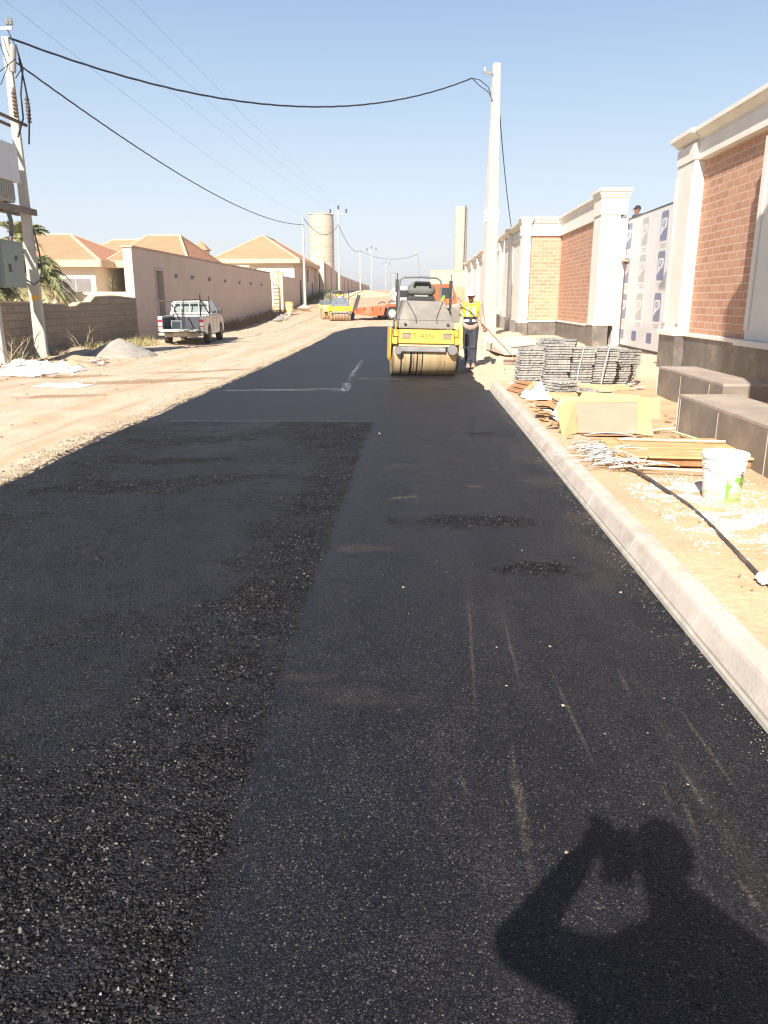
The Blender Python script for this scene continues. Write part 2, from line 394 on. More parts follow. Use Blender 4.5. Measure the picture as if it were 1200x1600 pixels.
# loose aggregate lying on the open patches
n = NT('bitumen_stone')
rv = n.xyz(n.node('ShaderNodeTexVoronoi').outputs['Color'])[0]
vn = n.t.nodes[-2] if False else None
cc = n.noise(35, 2, .5)
M_AGG = n.out(n.mix(n.rng(cc, .54, .72), (.011, .0102, .0115), (.14, .132, .118)), n.rng(n.noise(60, 2), .3, .7, .35, .6), spec=.35)
items = []
tries = 0
r2 = random.Random(11)
while len(items) < 34000 and tries < 1500000:
    tries += 1
    y = 1.2 + 9.25 * r2.random() ** 1.25; x = r2.uniform(-3.6, 1.3)
    if abs(x) > .56 * y + .45: continue
    c_ = coarse(x, y)
    if r2.random() < c_ ** 1.3 * (.95 if fn(x, y, 3.5, 9) > -.15 else .4) + .008:
        s = (.0018 + .0052 * r2.random() ** 1.8) * (1.5 if c_ > .6 and r2.random() < .12 else 1) * (1 if c_ > .35 else .6)
        items.append((x, y, float(rise(y)) + .0045 * c_ - (.012 * sm(0, 1, abs(x + 1.25) / 2.7)) + s * .25, s))
for _ in range(16000):
    y = 1.2 + 4.6 * r2.random() ** 1.3; x = r2.uniform(-.56 * y - .45, min(1.32, .56 * y + .45))
    s = r2.uniform(.0012, .0028); items.append((x, y, -.012 * sm(0, 1, abs(x + 1.25) / 2.7) + s * .1, s))
tag(stones('loose_aggregate', items, M_AGG, .8, r2), 'black bitumen coated chippings lying loose on the new asphalt', 'gravel', kind='stuff')
# pale crumbs on the asphalt
items = [(x, y, float(rise(y)) - .004, s) for x, y, s in ((-.06, 4.18, .011), (.66, 3.42, .009), (.62, 2.86, .011), (-.45, 9.5, .02), (.2, 4.45, .006), (1.18, 4.15, .012), (.47, 1.98, .010), (.4, 3.4, .006), (-2.0, 7.6, .012), (-1.9, 10.2, .015), (.72, 4.9, .007))]
items += [(r2.uniform(-3.2, 1.3), r2.uniform(2, 12), -.003, r2.uniform(.003, .006)) for _ in range(120)]
items += [(1.36 - abs(r2.gauss(0, .07)), r2.uniform(2.2, 14), -.002, r2.uniform(.0015, .0045)) for _ in range(1300)]
M_CRUMB = mat('pale_crumb', (.40, .33, .25), .8, .3)
tag(stones('crumbs', items, M_CRUMB, .6, r2), 'pale mortar crumbs and grit scattered over the black asphalt', 'grit', kind='stuff')

# gravel shoulder along the left edge of the asphalt
items = []
for k in range(11000):
    y = 5 + 42 * r2.random() ** 1.5
    off = abs(r2.gauss(0, .13)); x = xleft(y) - .02 - off
    s = r2.uniform(.006, .024)
    items.append((x, y, H(x, y) + s * .25, s))
M_GRAV = mat('shoulder_gravel', (.38, .30, .21), .9, .35, 5, 30)
tag(stones('shoulder_gravel', items, M_GRAV, .6, r2), 'grey and tan gravel strewn along the left asphalt edge', 'gravel', kind='stuff')

# kerb: one run of precast blocks
M_KERB = mat('kerb_concrete', (.54, .465, .385), .85, .14, 4, 60, .45, .005, dirt=(.30, .23, .17), dirt_amt=.55, dirt_scale=3.2)
mb = MB(); y = -1.2
while y < KERB_END - .1:
    y1 = min(y + 1.2, KERB_END)
    j = rnd.uniform(-.003, .003)
    x0 = 1.385 + j
    prof = [(x0, -.08), (x0 + .004, .03), (x0 + .040, .110), (x0 + .050, .125), (x0 + .068, .135), (x0 + .095, .138), (x0 + .15, .138), (x0 + .162, .134), (x0 + .168, .122), (x0 + .168, -.08)]
    mb.prism(prof, 'y', y + .0018, y1 - .0018); y = y1
kerb = mb.build('kerb', M_KERB, bevel=.003); tag(kerb, kind='structure')
mb = MB(); mb.prism([(1.40, -.08), (1.402, .03), (1.440, .105), (1.49, .131), (1.54, .131), (1.54, -.08)], 'y', -1.1, KERB_END - .05); tag(mb.build('kerb_joint_mortar', mat('joint_grey', (.16, .13, .10), .95, .2)), kind='structure')
# mortar haunch between kerb and road
mb = MB(); mb.prism([(1.36, -.05), (1.375, .006), (1.392, .02), (1.392, -.05)], 'y', -1, KERB_END - .02)
hn = mb.build('kerb_gutter_mortar', mat('mortar', (.42, .38, .31), .9, .25, 8, 40)); tag(hn, kind='structure')

# ------------------------------------------------------------------ shared materials
M_WHITE = mat('white_render', (.78, .735, .65), .8, .05, 1.2, 50, .15, .003, dirt=(.60, .52, .42), dirt_amt=.22, dirt_scale=1.0)
M_SLATE = mat('slate_cladding', (.145, .125, .11), .42, .25, 2.2, 25, .2, .003, dirt=(.33, .26, .20), dirt_amt=.7, dirt_scale=2.0)
M_CONC = mat('pole_concrete', (.47, .445, .39), .85, .12, 2, 40, .3, .004, dirt=(.33, .29, .23), dirt_amt=.3)
M_CABLE = mat('black_cable', (.03, .03, .045), .55, .2)
M_STEEL = mat('galvanised_steel', (.42, .42, .42), .45, .12, 6, 60, .1, .002, metal=.6)
M_DARKSTEEL = mat('dark_steel', (.07, .065, .06), .5, .25, 6, 50, metal=.3)
M_RUST = mat('rusty_steel', (.16, .10, .075), .8, .3, 5, 40)
M_GLASS = mat('dark_glass', (.03, .04, .045), .08, .1, 2, 5, 0, .001, spec=.8)
M_RUBBER = mat('rubber_tyre', (.028, .027, .026), .85, .3, 8, 60, .3, .003, dirt=(.25, .19, .14), dirt_amt=.5)

def brick_mat(name, c1, c2, mortar, bw, bh, rot_z, ms=.012):
    n = NT(name)
    sx, sy, sz = n.xyz()
    cmb = n.node('ShaderNodeCombineXYZ'); n.set(cmb.inputs[0], n.math('ADD', sy, sx)); n.set(cmb.inputs[1], sz)
    # every joint wanders a little
    v = n.node('ShaderNodeVectorMath', operation='ADD'); n.set(v.inputs[0], cmb.outputs[0])
    nz = n.node('ShaderNodeTexNoise'); n.set(nz.inputs[0], n.pos()); nz.inputs['Scale'].default_value = 9
    v2 = n.node('ShaderNodeVectorMath', operation='SCALE'); n.set(v2.inputs[0], nz.outputs['Color']); v2.inputs['Scale'].default_value = .012
    n.set(v.inputs[1], v2.outputs[0])
    b = n.node('ShaderNodeTexBrick'); n.set(b.inputs['Vector'], v.outputs[0])
    b.inputs['Scale'].default_value = 1; b.inputs['Brick Width'].default_value = bw; b.inputs['Row Height'].default_value = bh
    b.inputs['Mortar Size'].default_value = ms; b.inputs['Mortar Smooth'].default_value = .25; b.inputs['Bias'].default_value = -.1
    n.set(b.inputs['Color1'], c1); n.set(b.inputs['Color2'], c2); n.set(b.inputs['Mortar'], mortar)
    c = n.mix(n.rng(n.noise(1.1, 5, .6), .42, .7, 0, .35), b.outputs['Color'], (.55, .34, .22))
    c = n.mix(n.rng(n.noise(45, 4, .65), .45, .75, 0, .3), c, (.25, .11, .06))
    h = n.math('ADD', n.math('MULTIPLY', b.outputs['Fac'], -1.0), n.math('MULTIPLY', n.noise(60, 4, .6), .18))
    return n.out(c, .85, n.bump(h, .9, .016), spec=.25)
M_BRICK = brick_mat('orange_paver_brick', (.56, .31, .205), (.44, .225, .145), (.70, .50, .38), .36, .147, 0, .014)

def cornice_profile(face, out, z0, z1):
    """stepped moulding, as (offset, z) polygon with the wall face at 'face' and projection in -x"""
    d = z1 - z0
    return [(face, z0), (face - out * .3, z0), (face - out * .34, z0 + d * .2), (face - out * .5, z0 + d * .3), (face - out * .8, z0 + d * .62), (face - out * .84, z0 + d * .66),
            (face - out, z0 + d * .68), (face - out, z1), (face, z1)]

# ------------------------------------------------------------------ right hand compound wall, near section
ZG = .115
TOP = 5.0
def Rloc(x, y): return (x, y, ZG)
nw = thing('compound_wall', 'near cream wall with orange brick panel, pilasters and stepped cornice, right of the wrapped gate', 'wall', (0, 0, 0), group='compound walls on the right')
mb = MB()
mb.box(6.02, 6.45, 2.0, 18.68, -.1, TOP - .25); mb.build('wall_core', M_WHITE, nw)
mb = MB(); mb.box(5.985, 6.018, 13.86, 17.62, .92, 4.42); mb.build('brick_panel', M_BRICK, nw)
mb = MB(); mb.box(5.985, 6.018, 8.0, 12.6, .92, 4.42); mb.build('brick_panel', M_BRICK, nw)
def pilaster(root, y0, y1, face, z0=.95, z1=4.42, back=6.02):
    mb = MB(); mb.box(face, back, y0, y1, z0, z1)
    mb.box(face - .03, face - .001, y0 + .001, y0 + .16, z0 + .15, z1 - .25); mb.box(face - .03, face - .001, y1 - .16, y1 - .001, z0 + .15, z1 - .25)
    mb.build('pilaster', M_WHITE, root, bevel=.008)
pilaster(nw, 17.62, 18.72, 5.76); pilaster(nw, 12.6, 13.86, 5.66); pilaster(nw, 6.0, 8.0, 5.66)
mb = MB(); mb.box(5.83, 6.02, 2, 18.70, 4.422, 4.76)
mb.box(5.74, 5.829, 17.60, 18.74, 4.43, 4.75)
mb.build('frieze', M_WHITE, nw, bevel=.006)
mb = MB(); mb.prism(cornice_profile(5.95, .28, 4.762, 5.02), 'y', 2, 18.86); mb.box(5.951, 6.5, 2, 18.86, 4.765, 5.02)
mb.prism(cornice_profile(5.95, .35, 4.755, 5.025), 'y', 17.54, 18.92)
mb.build('cornice', M_WHITE, nw, bevel=.004)
mb = MB(); mb.box(5.90, 6.02, 2, 17.6, -.1, .84); mb.build('plinth', M_SLATE, nw, bevel=.004)
mb = MB(); mb.box(5.70, 6.02, 17.605, 18.76, -.1, .84); mb.build('plinth', M_SLATE, nw, bevel=.004)
mb = MB(); mb.box(5.60, 6.02, 12.56, 13.90, -.1, .845); mb.build('plinth', M_SLATE, nw, bevel=.004)
mb = MB(); mb.box(5.86, 6.02, 2, 17.58, .842, .918); mb.box(5.64, 6.025, 17.582, 18.80, .843, .948); mb.box(5.52, 6.03, 12.5, 13.96, .848, .948)
mb.build('sill', M_WHITE, nw, bevel=.008)

# unseen tall mass added right of the frame, shaped to shade the near wall
pt = thing('unseen_shade_mass', 'unseen tall cream mass added on the right verge to shade the near wall', 'shade mass', (0, 0, 0))
mb = MB(); mb.box(3.06, 3.9, 5.2, 6.18, 0, 8.9); mb.box(5.3, 6.0, 5.2, 6.18, 0, 8.9); mb.box(3.06, 6.0, 5.2, 6.18, 6.0, 8.899); mb.build('shade_mass_block', M_WHITE, pt, bevel=.02)

M_LEDGE = mat('ledge_stone', (.215, .175, .145), .5, .16, 2.5, 25, .25, .003, dirt=(.38, .30, .23), dirt_amt=.6, dirt_scale=2.5)
# stone ledges in front of the wall
for nm_, lab, (x0, x1, y0, y1, z1) in (('stone_ledge', 'dark slate clad ledge near the bucket, longer of two', (3.07, 3.72, 6.3, 9.12, .55)),
                                 ('stone_ledge', 'dark slate clad ledge beneath the brick wall, farther of two', (3.92, 4.50, 10.05, 12.75, .575))):
    t = thing(nm_, lab, 'ledge', ((x0 + x1) / 2, (y0 + y1) / 2, .05), group='slate ledges before the wall')
    mb = MB(); a, b = (x1 - x0) / 2, (y1 - y0) / 2
    mb.box(-a, a, -b, b, -.1, z1 - .09); t1 = mb.build('cladding', M_LEDGE, t, bevel=.004)
    mb = MB(); mb.box(-a + .001, a - .001, -b + .001, b - .001, z1 - .089, z1 - .05); mb.build('top_slab', mat('dusty_slate', (.36, .29, .235), .7, .15, 3, 30, dirt=(.50, .40, .30), dirt_amt=.6), t, bevel=.005)
    pm = mat('pale_mortar', (.55, .48, .40), .9, .2)
    k = -b + .45
    while k < b: mb = MB(); mb.box(-a - .004, -a - .0005, k, k + .012, .0, z1 - .1); mb.build('joint_mortar', pm, t); k += 1.15
    mb = MB(); mb.box(-a - .01, -a + .02, b - .002, b + .004, 0, z1 - .1); mb.build('joint_mortar', pm, t)

# ------------------------------------------------------------------ wrapped gate
gt = thing('wrapped_gate', 'sheet gate under white protective film printed with blue and grey marks', 'gate', (6.8, 22.6, ZG))
M_FILM = mat('protective_film', (.63, .61, .61), .35, .06, 1.5, 10, .5, .012, dirt=(.48, .44, .43), dirt_amt=.35, dirt_scale=1.2)
M_BLUE = mat('film_blue', (.15, .17, .28), .4, .1); M_GREYP = mat('film_grey', (.40, .385, .385), .4, .08); M_FILMW = mat('film_white', (.66, .65, .66), .4, .05)
mb = MB()
y = -3.9
while y < 4.3:
    y1 = min(y + 1.8, 4.32); mb.box(0, .04, y + .003, y1 - .003, .08, 3.98); y = y1
mb.build('sheet_panel', M_FILM, gt)
mb = MB(); mb.box(-.01, .06, -3.9, 4.32, 3.982, 4.02); mb.box(-.012, .06, -3.9, 4.32, .02, .078); mb.build('gate_rail', M_DARKSTEEL, gt)
mb = MB(); mb.box(-.10, .1, -3.9, 4.32, -.1, .018); mb.build('track', M_RUST, gt)
def rrect(cy, cz, w_, h_, r_=.08):
    pts = []
    for (sx, sz, a0) in ((1, 1, 0), (-1, 1, 90), (-1, -1, 180), (1, -1, 270)):
        for k in range(4):
            a = R(a0 + 30 * k); pts.append((cy + sx * (w_ / 2 - r_) + r_ * math.cos(a), cz + sz * (h_ / 2 - r_) + r_ * math.sin(a)))
    return pts
rows = [3.47, 2.42, 1.30]
for ci, (cy, blue) in enumerate(((.2, True), (2.05, False), (3.85, True))):
    for ri, cz in enumerate(rows):
        mb = MB(); mb.prism(rrect(cy, cz, .62, .78), 'x', -.004, -.0015)
        mk = mb.build('printed_mark', M_BLUE if blue else M_GREYP, gt)
        # flipped y so the tail points to the viewer's lower left (the far side, +y)
        mb = MB()
        s = 1
        pts = [(cy - .24, cz + .16), (cy - .20, cz + .20), (cy + .20, cz + .20), (cy + .24, cz + .14), (cy + .25, cz - .02), (cy + .27, cz - .22), (cy + .20, cz - .21), (cy + .02, cz - .10), (cy - .18, cz - .06), (cy - .235, cz + .0)]
        mb.prism(pts, 'x', -.0075, -.0045); mb.build('emblem', M_FILMW, mk)
        mb = MB()
        for (dy, dz, w_, h_) in ((.03, .0, .20, .015), (.13, .08, .03, .12), (.05, .08, .03, .12), (.09, .14, .09, .02), (.09, .03, .09, .02), (.05, .0, .025, .08), (-.04, .08, .03, .12), (-.11, .09, .03, .10), (-.08, .14, .08, .02), (-.08, .05, .08, .02), (-.04, .0, .025, .08)):
            mb.box(-.0105, -.008, cy + dy - w_ / 2, cy + dy + w_ / 2, cz + dz - h_ / 2, cz + dz + h_ / 2)
        mb.build('emblem_letters', M_BLUE if blue else M_GREYP, mk)
        mb = MB()
        for q in range(2): mb.box(-.004, -.0015, cy - .25, cy + .25 - .12 * q, cz - .50 - .07 * q, cz - .47 - .07 * q)
        mb.build('printed_line', M_GREYP, gt)
for cy in (.75, 2.35, 3.85):
    mb = MB(); mb.prism(rrect(cy, .42, .52, .30, .05), 'x', -.004, -.0015); mb.build('printed_mark', M_BLUE, gt)

# ------------------------------------------------------------------ middle wall section with the recessed corner and end pier
mw = thing('compound_wall', 'middle wall section with folded orange brick corner and cream end pier left of the wrapped gate', 'wall', (0, 0, 0), group='compound walls on the right')
mb = MB(); mb.box(5.0, 6.6, 35.05, 35.5, -.1, 4.75); mb.box(6.20, 6.6, 27.5, 35.05, -.1, 4.75); mb.build('wall_core', M_WHITE, mw)
mb = MB(); mb.box(4.86, 6.15, 35.01, 35.048, .72, 4.25); mb.build('brick_panel', M_BRICK, mw)
mb = MB(); mb.box(6.16, 6.198, 27.6, 35.0, .78, 4.25); mb.build('brick_panel', M_BRICK, mw)
mb = MB(); mb.box(5.88, 6.50, 26.5, 27.55, .85, 4.25); mb.box(6.521, 6.78, 26.62, 27.5, -.1, 4.2); mb.build('pier', M_WHITE, mw, bevel=.01)
mb = MB(); mb.box(4.46, 4.84, 34.85, 35.5, .7, 4.25); mb.build('pier', M_WHITE, mw, bevel=.01)
mb = MB(); mb.box(4.842, 6.10, 34.93, 35.2, 4.252, 4.76); mb.box(6.08, 6.4, 27.56, 34.929, 4.254, 4.76); mb.box(5.85, 6.70, 26.47, 27.555, 4.253, 4.76); mb.box(4.43, 4.84, 34.82, 35.5, 4.253, 4.76)
mb.build('frieze', M_WHITE, mw, bevel=.006)
def cornice_ring(mb, x0, x1, y0, y1, z0, z1, o):
    d = z1 - z0
    for k, (a, b, c_) in enumerate(((.3, 0, .3), (.62, .302, .64), (1.0, .642, 1))):
        mb.box(x0 - o * a, x1 + o * a * .99, y0 - o * a, y1 + o * a * .98, z0 + d * b, z0 + d * c_)
mb = MB()
cornice_ring(mb, 5.85, 6.70, 26.47, 27.5, 4.765, 5.03, .09)
cornice_ring(mb, 4.43, 4.84, 34.82, 35.5, 4.763, 5.02, .09)
cornice_ring(mb, 6.08, 6.4, 27.65, 34.8, 4.762, 5.01, .11)
cornice_ring(mb, 4.95, 5.95, 34.92, 35.3, 4.764, 5.014, .11)
mb.build('cornice', M_WHITE, mw)
mb = MB(); mb.box(6.10, 6.198, 27.5, 34.95, -.1, .72); mb.box(4.85, 6.099, 34.95, 35.04, -.1, .69); mb.box(5.84, 6.34, 26.44, 27.49, -.1, .80); mb.box(4.42, 4.849, 34.8, 35.5, -.1, .66)
mb.build('plinth', M_SLATE, mw, bevel=.004)
mb = MB(); mb.box(6.06, 6.20, 27.6, 34.94, .722, .778); mb.box(4.87, 6.059, 34.91, 35.046, .692, .75); mb.box(5.81, 6.5, 26.41, 27.53, .802, .848); mb.box(4.40, 4.86, 34.78, 35.49, .662, .698); mb.build('sill', M_WHITE, mw, bevel=.006)

# far white wall
fw = thing('compound_wall', 'long white wall with repeated pilasters receding behind the concrete pole', 'wall', (0, 0, 0), group='compound walls on the right')
def zg(y): return float(rise(y)) + .08
mb = MB(); mb.hexa([(4.85, 35.52, -.1), (5.2, 35.52, -.1), (5.2, 78, .9), (4.85, 78, .9), (4.85, 35.52, 4.76), (5.2, 35.52, 4.76), (5.2, 78, 4.76), (4.85, 78, 4.76)]); mb.build('wall_core', M_WHITE, fw)
pil = [41.3, 46.4, 52, 57.5, 63, 69.5, 77]
for y in pil:
    mb = MB(); mb.box(4.66, 4.848, y - .35, y + .35, .6, 4.3); mb.box(4.60, 4.848, y - .4, y + .4, 4.302, 4.76); mb.build('pilaster', M_WHITE, fw, bevel=.01)
mb = MB(); mb.box(4.76, 4.85, 35.52, 78, 4.34, 4.72)
mb.build('frieze', M_WHITE, fw)
mb = MB(); mb.prism(cornice_profile(4.85, .32, 4.765, 5.02), 'y', 35.72, 78); mb.box(4.851, 5.2, 35.72, 78, 4.765, 5.0)
for y in pil: mb.prism(cornice_profile(4.85, .42, 4.762, 5.026), 'y', y - .5, y + .5)
mb.build('cornice', M_WHITE, fw)
mb = MB(); mb.hexa([(4.72, 35.8, -.1), (4.849, 35.8, -.1), (4.849, 78, .9), (4.72, 78, .9), (4.72, 35.8, .62), (4.849, 35.8, .62), (4.849, 78, 1.3), (4.72, 78, 1.3)])
mb.build('plinth', mat('dusty_plinth', (.42, .36, .30), .8, .15), fw)
mb = MB(); mb.box(4.50, 4.70, 45.2, 45.5, .1, .85); mb.build('meter_cabinet', M_DARKSTEEL, fw)
mb = MB(); mb.tube([(4.6, 45.35, .85), (4.64, 45.35, 1.6), (4.62, 44.4, 2.2), (4.64, 43.6, 3.4), (4.66, 43.5, 5.0)], .035, 8); mb.build('conduit_pipe', M_WHITE, fw, smooth=True)
# cross wall closing the far view
cw_ = thing('cross_wall', 'plain beige plastered wall far away behind the orange truck', 'wall', (4.0, 100, 1.9))
mb = MB(); mb.box(-2.3, 3.6, 0, .4, -.6, 3.2); mb.build('wall_core', mat('beige_render', (.56, .45, .31), .9, .08), cw_)
mb = MB(); mb.box(-2.34, 3.64, -.05, .45, 3.201, 3.32); mb.build('coping', mat('beige_render', (.56, .45, .31)), cw_)
mb = MB(); mb.box(.9, 3.6, -.04, -.002, -.6, 1.4); mb.build('brick_panel', mat('rough_brick', (.48, .30, .19), .9, .3, 3, 20), cw_)

# ------------------------------------------------------------------ left block wall and tan wall
n = NT('grey_block')
sx, sy, sz = n.xyz(); cmb = n.node('ShaderNodeCombineXYZ'); n.set(cmb.inputs[0], n.math('ADD', sy, sx)); n.set(cmb.inputs[1], sz)
b = n.node('ShaderNodeTexBrick'); n.set(b.inputs['Vector'], cmb.outputs[0]); b.inputs['Scale'].default_value = 1
b.inputs['Brick Width'].default_value = .42; b.inputs['Row Height'].default_value = .21; b.inputs['Mortar Size'].default_value = .012; b.inputs['Mortar Smooth'].default_value = .5
n.set(b.inputs['Color1'], (.37, .30, .225)); n.set(b.inputs['Color2'], (.30, .24, .18)); n.set(b.inputs['Mortar'], (.25, .20, .15))
c = n.mix(n.rng(n.noise(.8, 6, .65), .42, .68, 0, .6), b.outputs['Color'], (.34, .25, .17))
c = n.mix(n.rng(n.noise(30, 4, .6), .5, .8, 0, .4), c, (.12, .09, .07))
M_BLOCK = n.out(c, .95, n.bump(n.math('ADD', n.math('MULTIPLY', b.outputs['Fac'], -1), n.math('MULTIPLY', n.noise(40, 4, .6), .4)), .8, .012), spec=.1)
bw_ = thing('block_wall', 'low bare grey concrete block wall behind the transformer poles', 'wall', (-11.4, 15, 0))
mb = MB(); y = 4.0
tops = []
yy = []
while y < 31.5: yy.append(y); y += .42
def btop(y): return 1.52 + .05 * math.sin(y * .7) + .04 * fn(y, 0, .5) + (.16 if y > 27.4 else 0) - (.10 if 25.2 < y < 26.2 else 0)
for i, y in enumerate(yy):
    y1 = min(y + .42, 31.6); z0 = btop(y) ; z1 = btop(y1)
    mb.hexa([(-.12, y - 15, -.3), (.12, y - 15, -.3), (.12, y1 - 15, -.3), (-.12, y1 - 15, -.3), (-.12, y - 15, z0), (.12, y - 15, z0), (.12, y1 - 15, z1), (-.12, y1 - 15, z1)])
mb.build('blockwork', M_BLOCK, bw_)
mb = MB()
for i, y in enumerate(yy):
    y1 = min(y + .42, 31.6); z0 = btop(y) + .002; z1 = btop(y1) + .002
    mb.hexa([(-.15, y - 15, z0), (.13, y - 15, z0), (.13, y1 - 15, z1), (-.15, y1 - 15, z1), (-.15, y - 15, z0 + .04), (.13, y - 15, z0 + .04), (.13, y1 - 15, z1 + .04), (-.15, y1 - 15, z1 + .04)])
mb.build('coping', mat('sandy_mortar', (.55, .44, .30), .95, .15), bw_)

M_TAN = mat('tan_render', (.63, .475, .375), .9, .04, .6, 30, .12, .003, dirt=(.44, .32, .24), dirt_amt=.3, dirt_scale=.5)
M_CREAM = mat('cream_render', (.72, .60, .42), .85, .05, .8, 30, .15, .004)
M_TILE = None
n = NT('roof_tile')
sx, sy, sz = n.xyz(); s1 = n.math('SINE', n.math('MULTIPLY', n.math('ADD', sx, sy), 22)); s2 = n.math('SINE', n.math('MULTIPLY', sz, 45))
c = n.mix(n.rng(n.noise(1.2, 5, .6), .3, .7), (.50, .23, .13), (.56, .28, .165)); c = n.mix(n.rng(n.noise(14, 3, .6), .5, .75, 0, .35), c, (.33, .125, .07))
c = n.mix(n.rng(s2, .2, 1, 0, .14), c, (.30, .12, .07))
M_TILE = n.out(c, .85, n.bump(n.math('ADD', s1, n.math('MULTIPLY', s2, .6)), .4, .04), spec=.2)
M_RIDGE = mat('ridge_cap', (.62, .45, .28), .85, .08)

tw = thing('compound_wall', 'tall tan plastered wall with small vent lights beside the parked pickup', 'wall', (-11.3, 31.6, 0), group='tan walls on the left')
mb = MB()
def seg(mb, x0, x1, ya, yb, top_a, top_b, ba, bb):
    mb.hexa([(x0, ya, ba), (x1, ya, ba), (x1, yb, bb), (x0, yb, bb), (x0, ya, top_a), (x1, ya, top_a), (x1, yb, top_b), (x0, yb, top_b)])
# opening for the door between 3.3 and 4.2
seg(mb, -.36, 0, 0, 2.75, 3.62, 3.62, -.2, -.2); seg(mb, -.36, 0, 3.65, 29.9, 3.62, 3.60, -.2, .4); mb.box(-.36, 0, 2.752, 3.648, 2.85, 3.62)
mb.build('wall_core', M_TAN, tw)
mb = MB(); mb.box(-.40, .05, -.05, 29.9, 3.625, 3.70); mb.build('coping', mat('tan_coping', (.50, .38, .27), .9, .08), tw)
mb = MB(); mb.box(-.05, .03, 2.60, 2.748, .0, 3.0); mb.box(-.05, .03, 3.652, 3.80, .0, 3.0); mb.box(-.05, .03, 2.749, 3.651, 2.851, 3.0); mb.build('door_surround', mat('pale_surround', (.52, .43, .34), .9, .05), tw)
mb = MB(); mb.box(-.30, -.26, 2.752, 3.648, -.1, 2.85); dr = mb.build('metal_door', mat('dark_door', (.035, .025, .02), .6, .2), tw)
mb = MB()
for k in range(9): mb.box(-.259, -.24, 2.80, 3.60, .2 + k * .28, .215 + k * .28)
mb.build('door_bar', M_DARKSTEEL, dr)
for y in (5.6, 8.3, 11.6, 15.2, 19.0, 22.4, 26.2):
    mb = MB(); mb.box(0.001, .05, y - .16, y + .16, 2.62, 2.74); mb.box(.05, .09, y - .18, y + .18, 2.74, 2.78); mb.build('vent_light', mat('vent_grey', (.25, .20, .16), .8, .1), tw)
# gate opening after the tan wall
gg = thing('house_gate', 'open cream lattice gate leaf between cream posts at the end of the tan wall', 'gate', (-11.3, 62.2, .5))
M_GATE = mat('cream_gate', (.72, .58, .36), .7, .06)
mb = MB(); mb.tube([(-.1, 0, .1), (-.1, 0, 3.1), (.3, .3, 2.7), (.5, .5, 2.6), (.5, .5, .1)], .05, 6)
for k in range(9): mb.box(-.1, .5, .40, .44, .3 + k * .28, .36 + k * .28, Matrix.Translation((0, 0, 0)) @ Matrix.Rotation(0, 4, 'Z'))
for k in range(4): mb.box(0 + k * .14, .03 + k * .14, .41, .43, .1, 2.6)
mb.build('gate_leaf', M_GATE, gg)
for k, (px_, py_) in enumerate(((.0, 1.8), (0.0, 4.0))):
    mb = MB(); mb.box(px_ - .18, px_ + .18, py_ - .2, py_ + .2, -.3, 3.3); mb.box(px_ - .24, px_ + .24, py_ - .26, py_ + .26, 3.302, 3.42); mb.build('gate_post', M_GATE, gg)
t = thing('compound_wall', 'short pinkish wall with arched top between lattice gate and hipped roof house', 'wall', (-11.3, 66.4, .6), group='tan walls on the left')
mb = MB(); mb.prism([(0, -.3), (0, 3.5), (.7, 3.15), (1.6, 3.0), (7.5, 3.0), (7.5, -.3)], 'x', -.3, 0); mb.build('wall_core', M_TAN, t)
# second long tan wall beyond house
def longwall(label, y0, y1, t0, t1, b0, b1, x=-11.3):
    t = thing('compound_wall', label, 'wall', (x, y0, 0), group='tan walls on the left')
    mb = MB(); seg(mb, -.35, 0, 0, y1 - y0, t0, t1, b0, b1); mb.build('wall_core', M_TAN, t)
    mb = MB(); k = 3
    while k < y1 - y0: mb.box(0.001, .10, k, k + .35, b0 + .3, np.interp(k, [0, y1 - y0], [t0, t1]) - .15); k += 7
    mb.build('buttress', mat('tan_coping', (.50, .38, .27)), t)
    return t
longwall('tall tan wall beyond the house, with cream gate pillars at its near end', 95.3, 114, 6.25, 5.45, 1.2, 2.0)
longwall('farthest brown wall running over the crest of the hill', 114.2, 190, 5.2, 4.9, 1.9, 3.4)
gp = thing('gate_pillars', 'dark steel gate between tall bright cream pillars past the hipped roof house', 'gate', (-11.3, 88.6, 1.5))
for yy_ in (.2, 5.9):
    mb = MB(); mb.box(-.3, .35, yy_ - .35, yy_ + .35, -.5, 4.9 if yy_ < 1 else 4.7); mb.build('pillar', M_CREAM, gp)
mb = MB(); mb.box(-.2, -.14, .56, 5.54, -.3, 3.3)
for k in range(12): mb.box(-.139, -.10, .7 + k * .4, .75 + k * .4, -.2, 3.5)
mb.build('gate_leaf', M_RUST, gp)

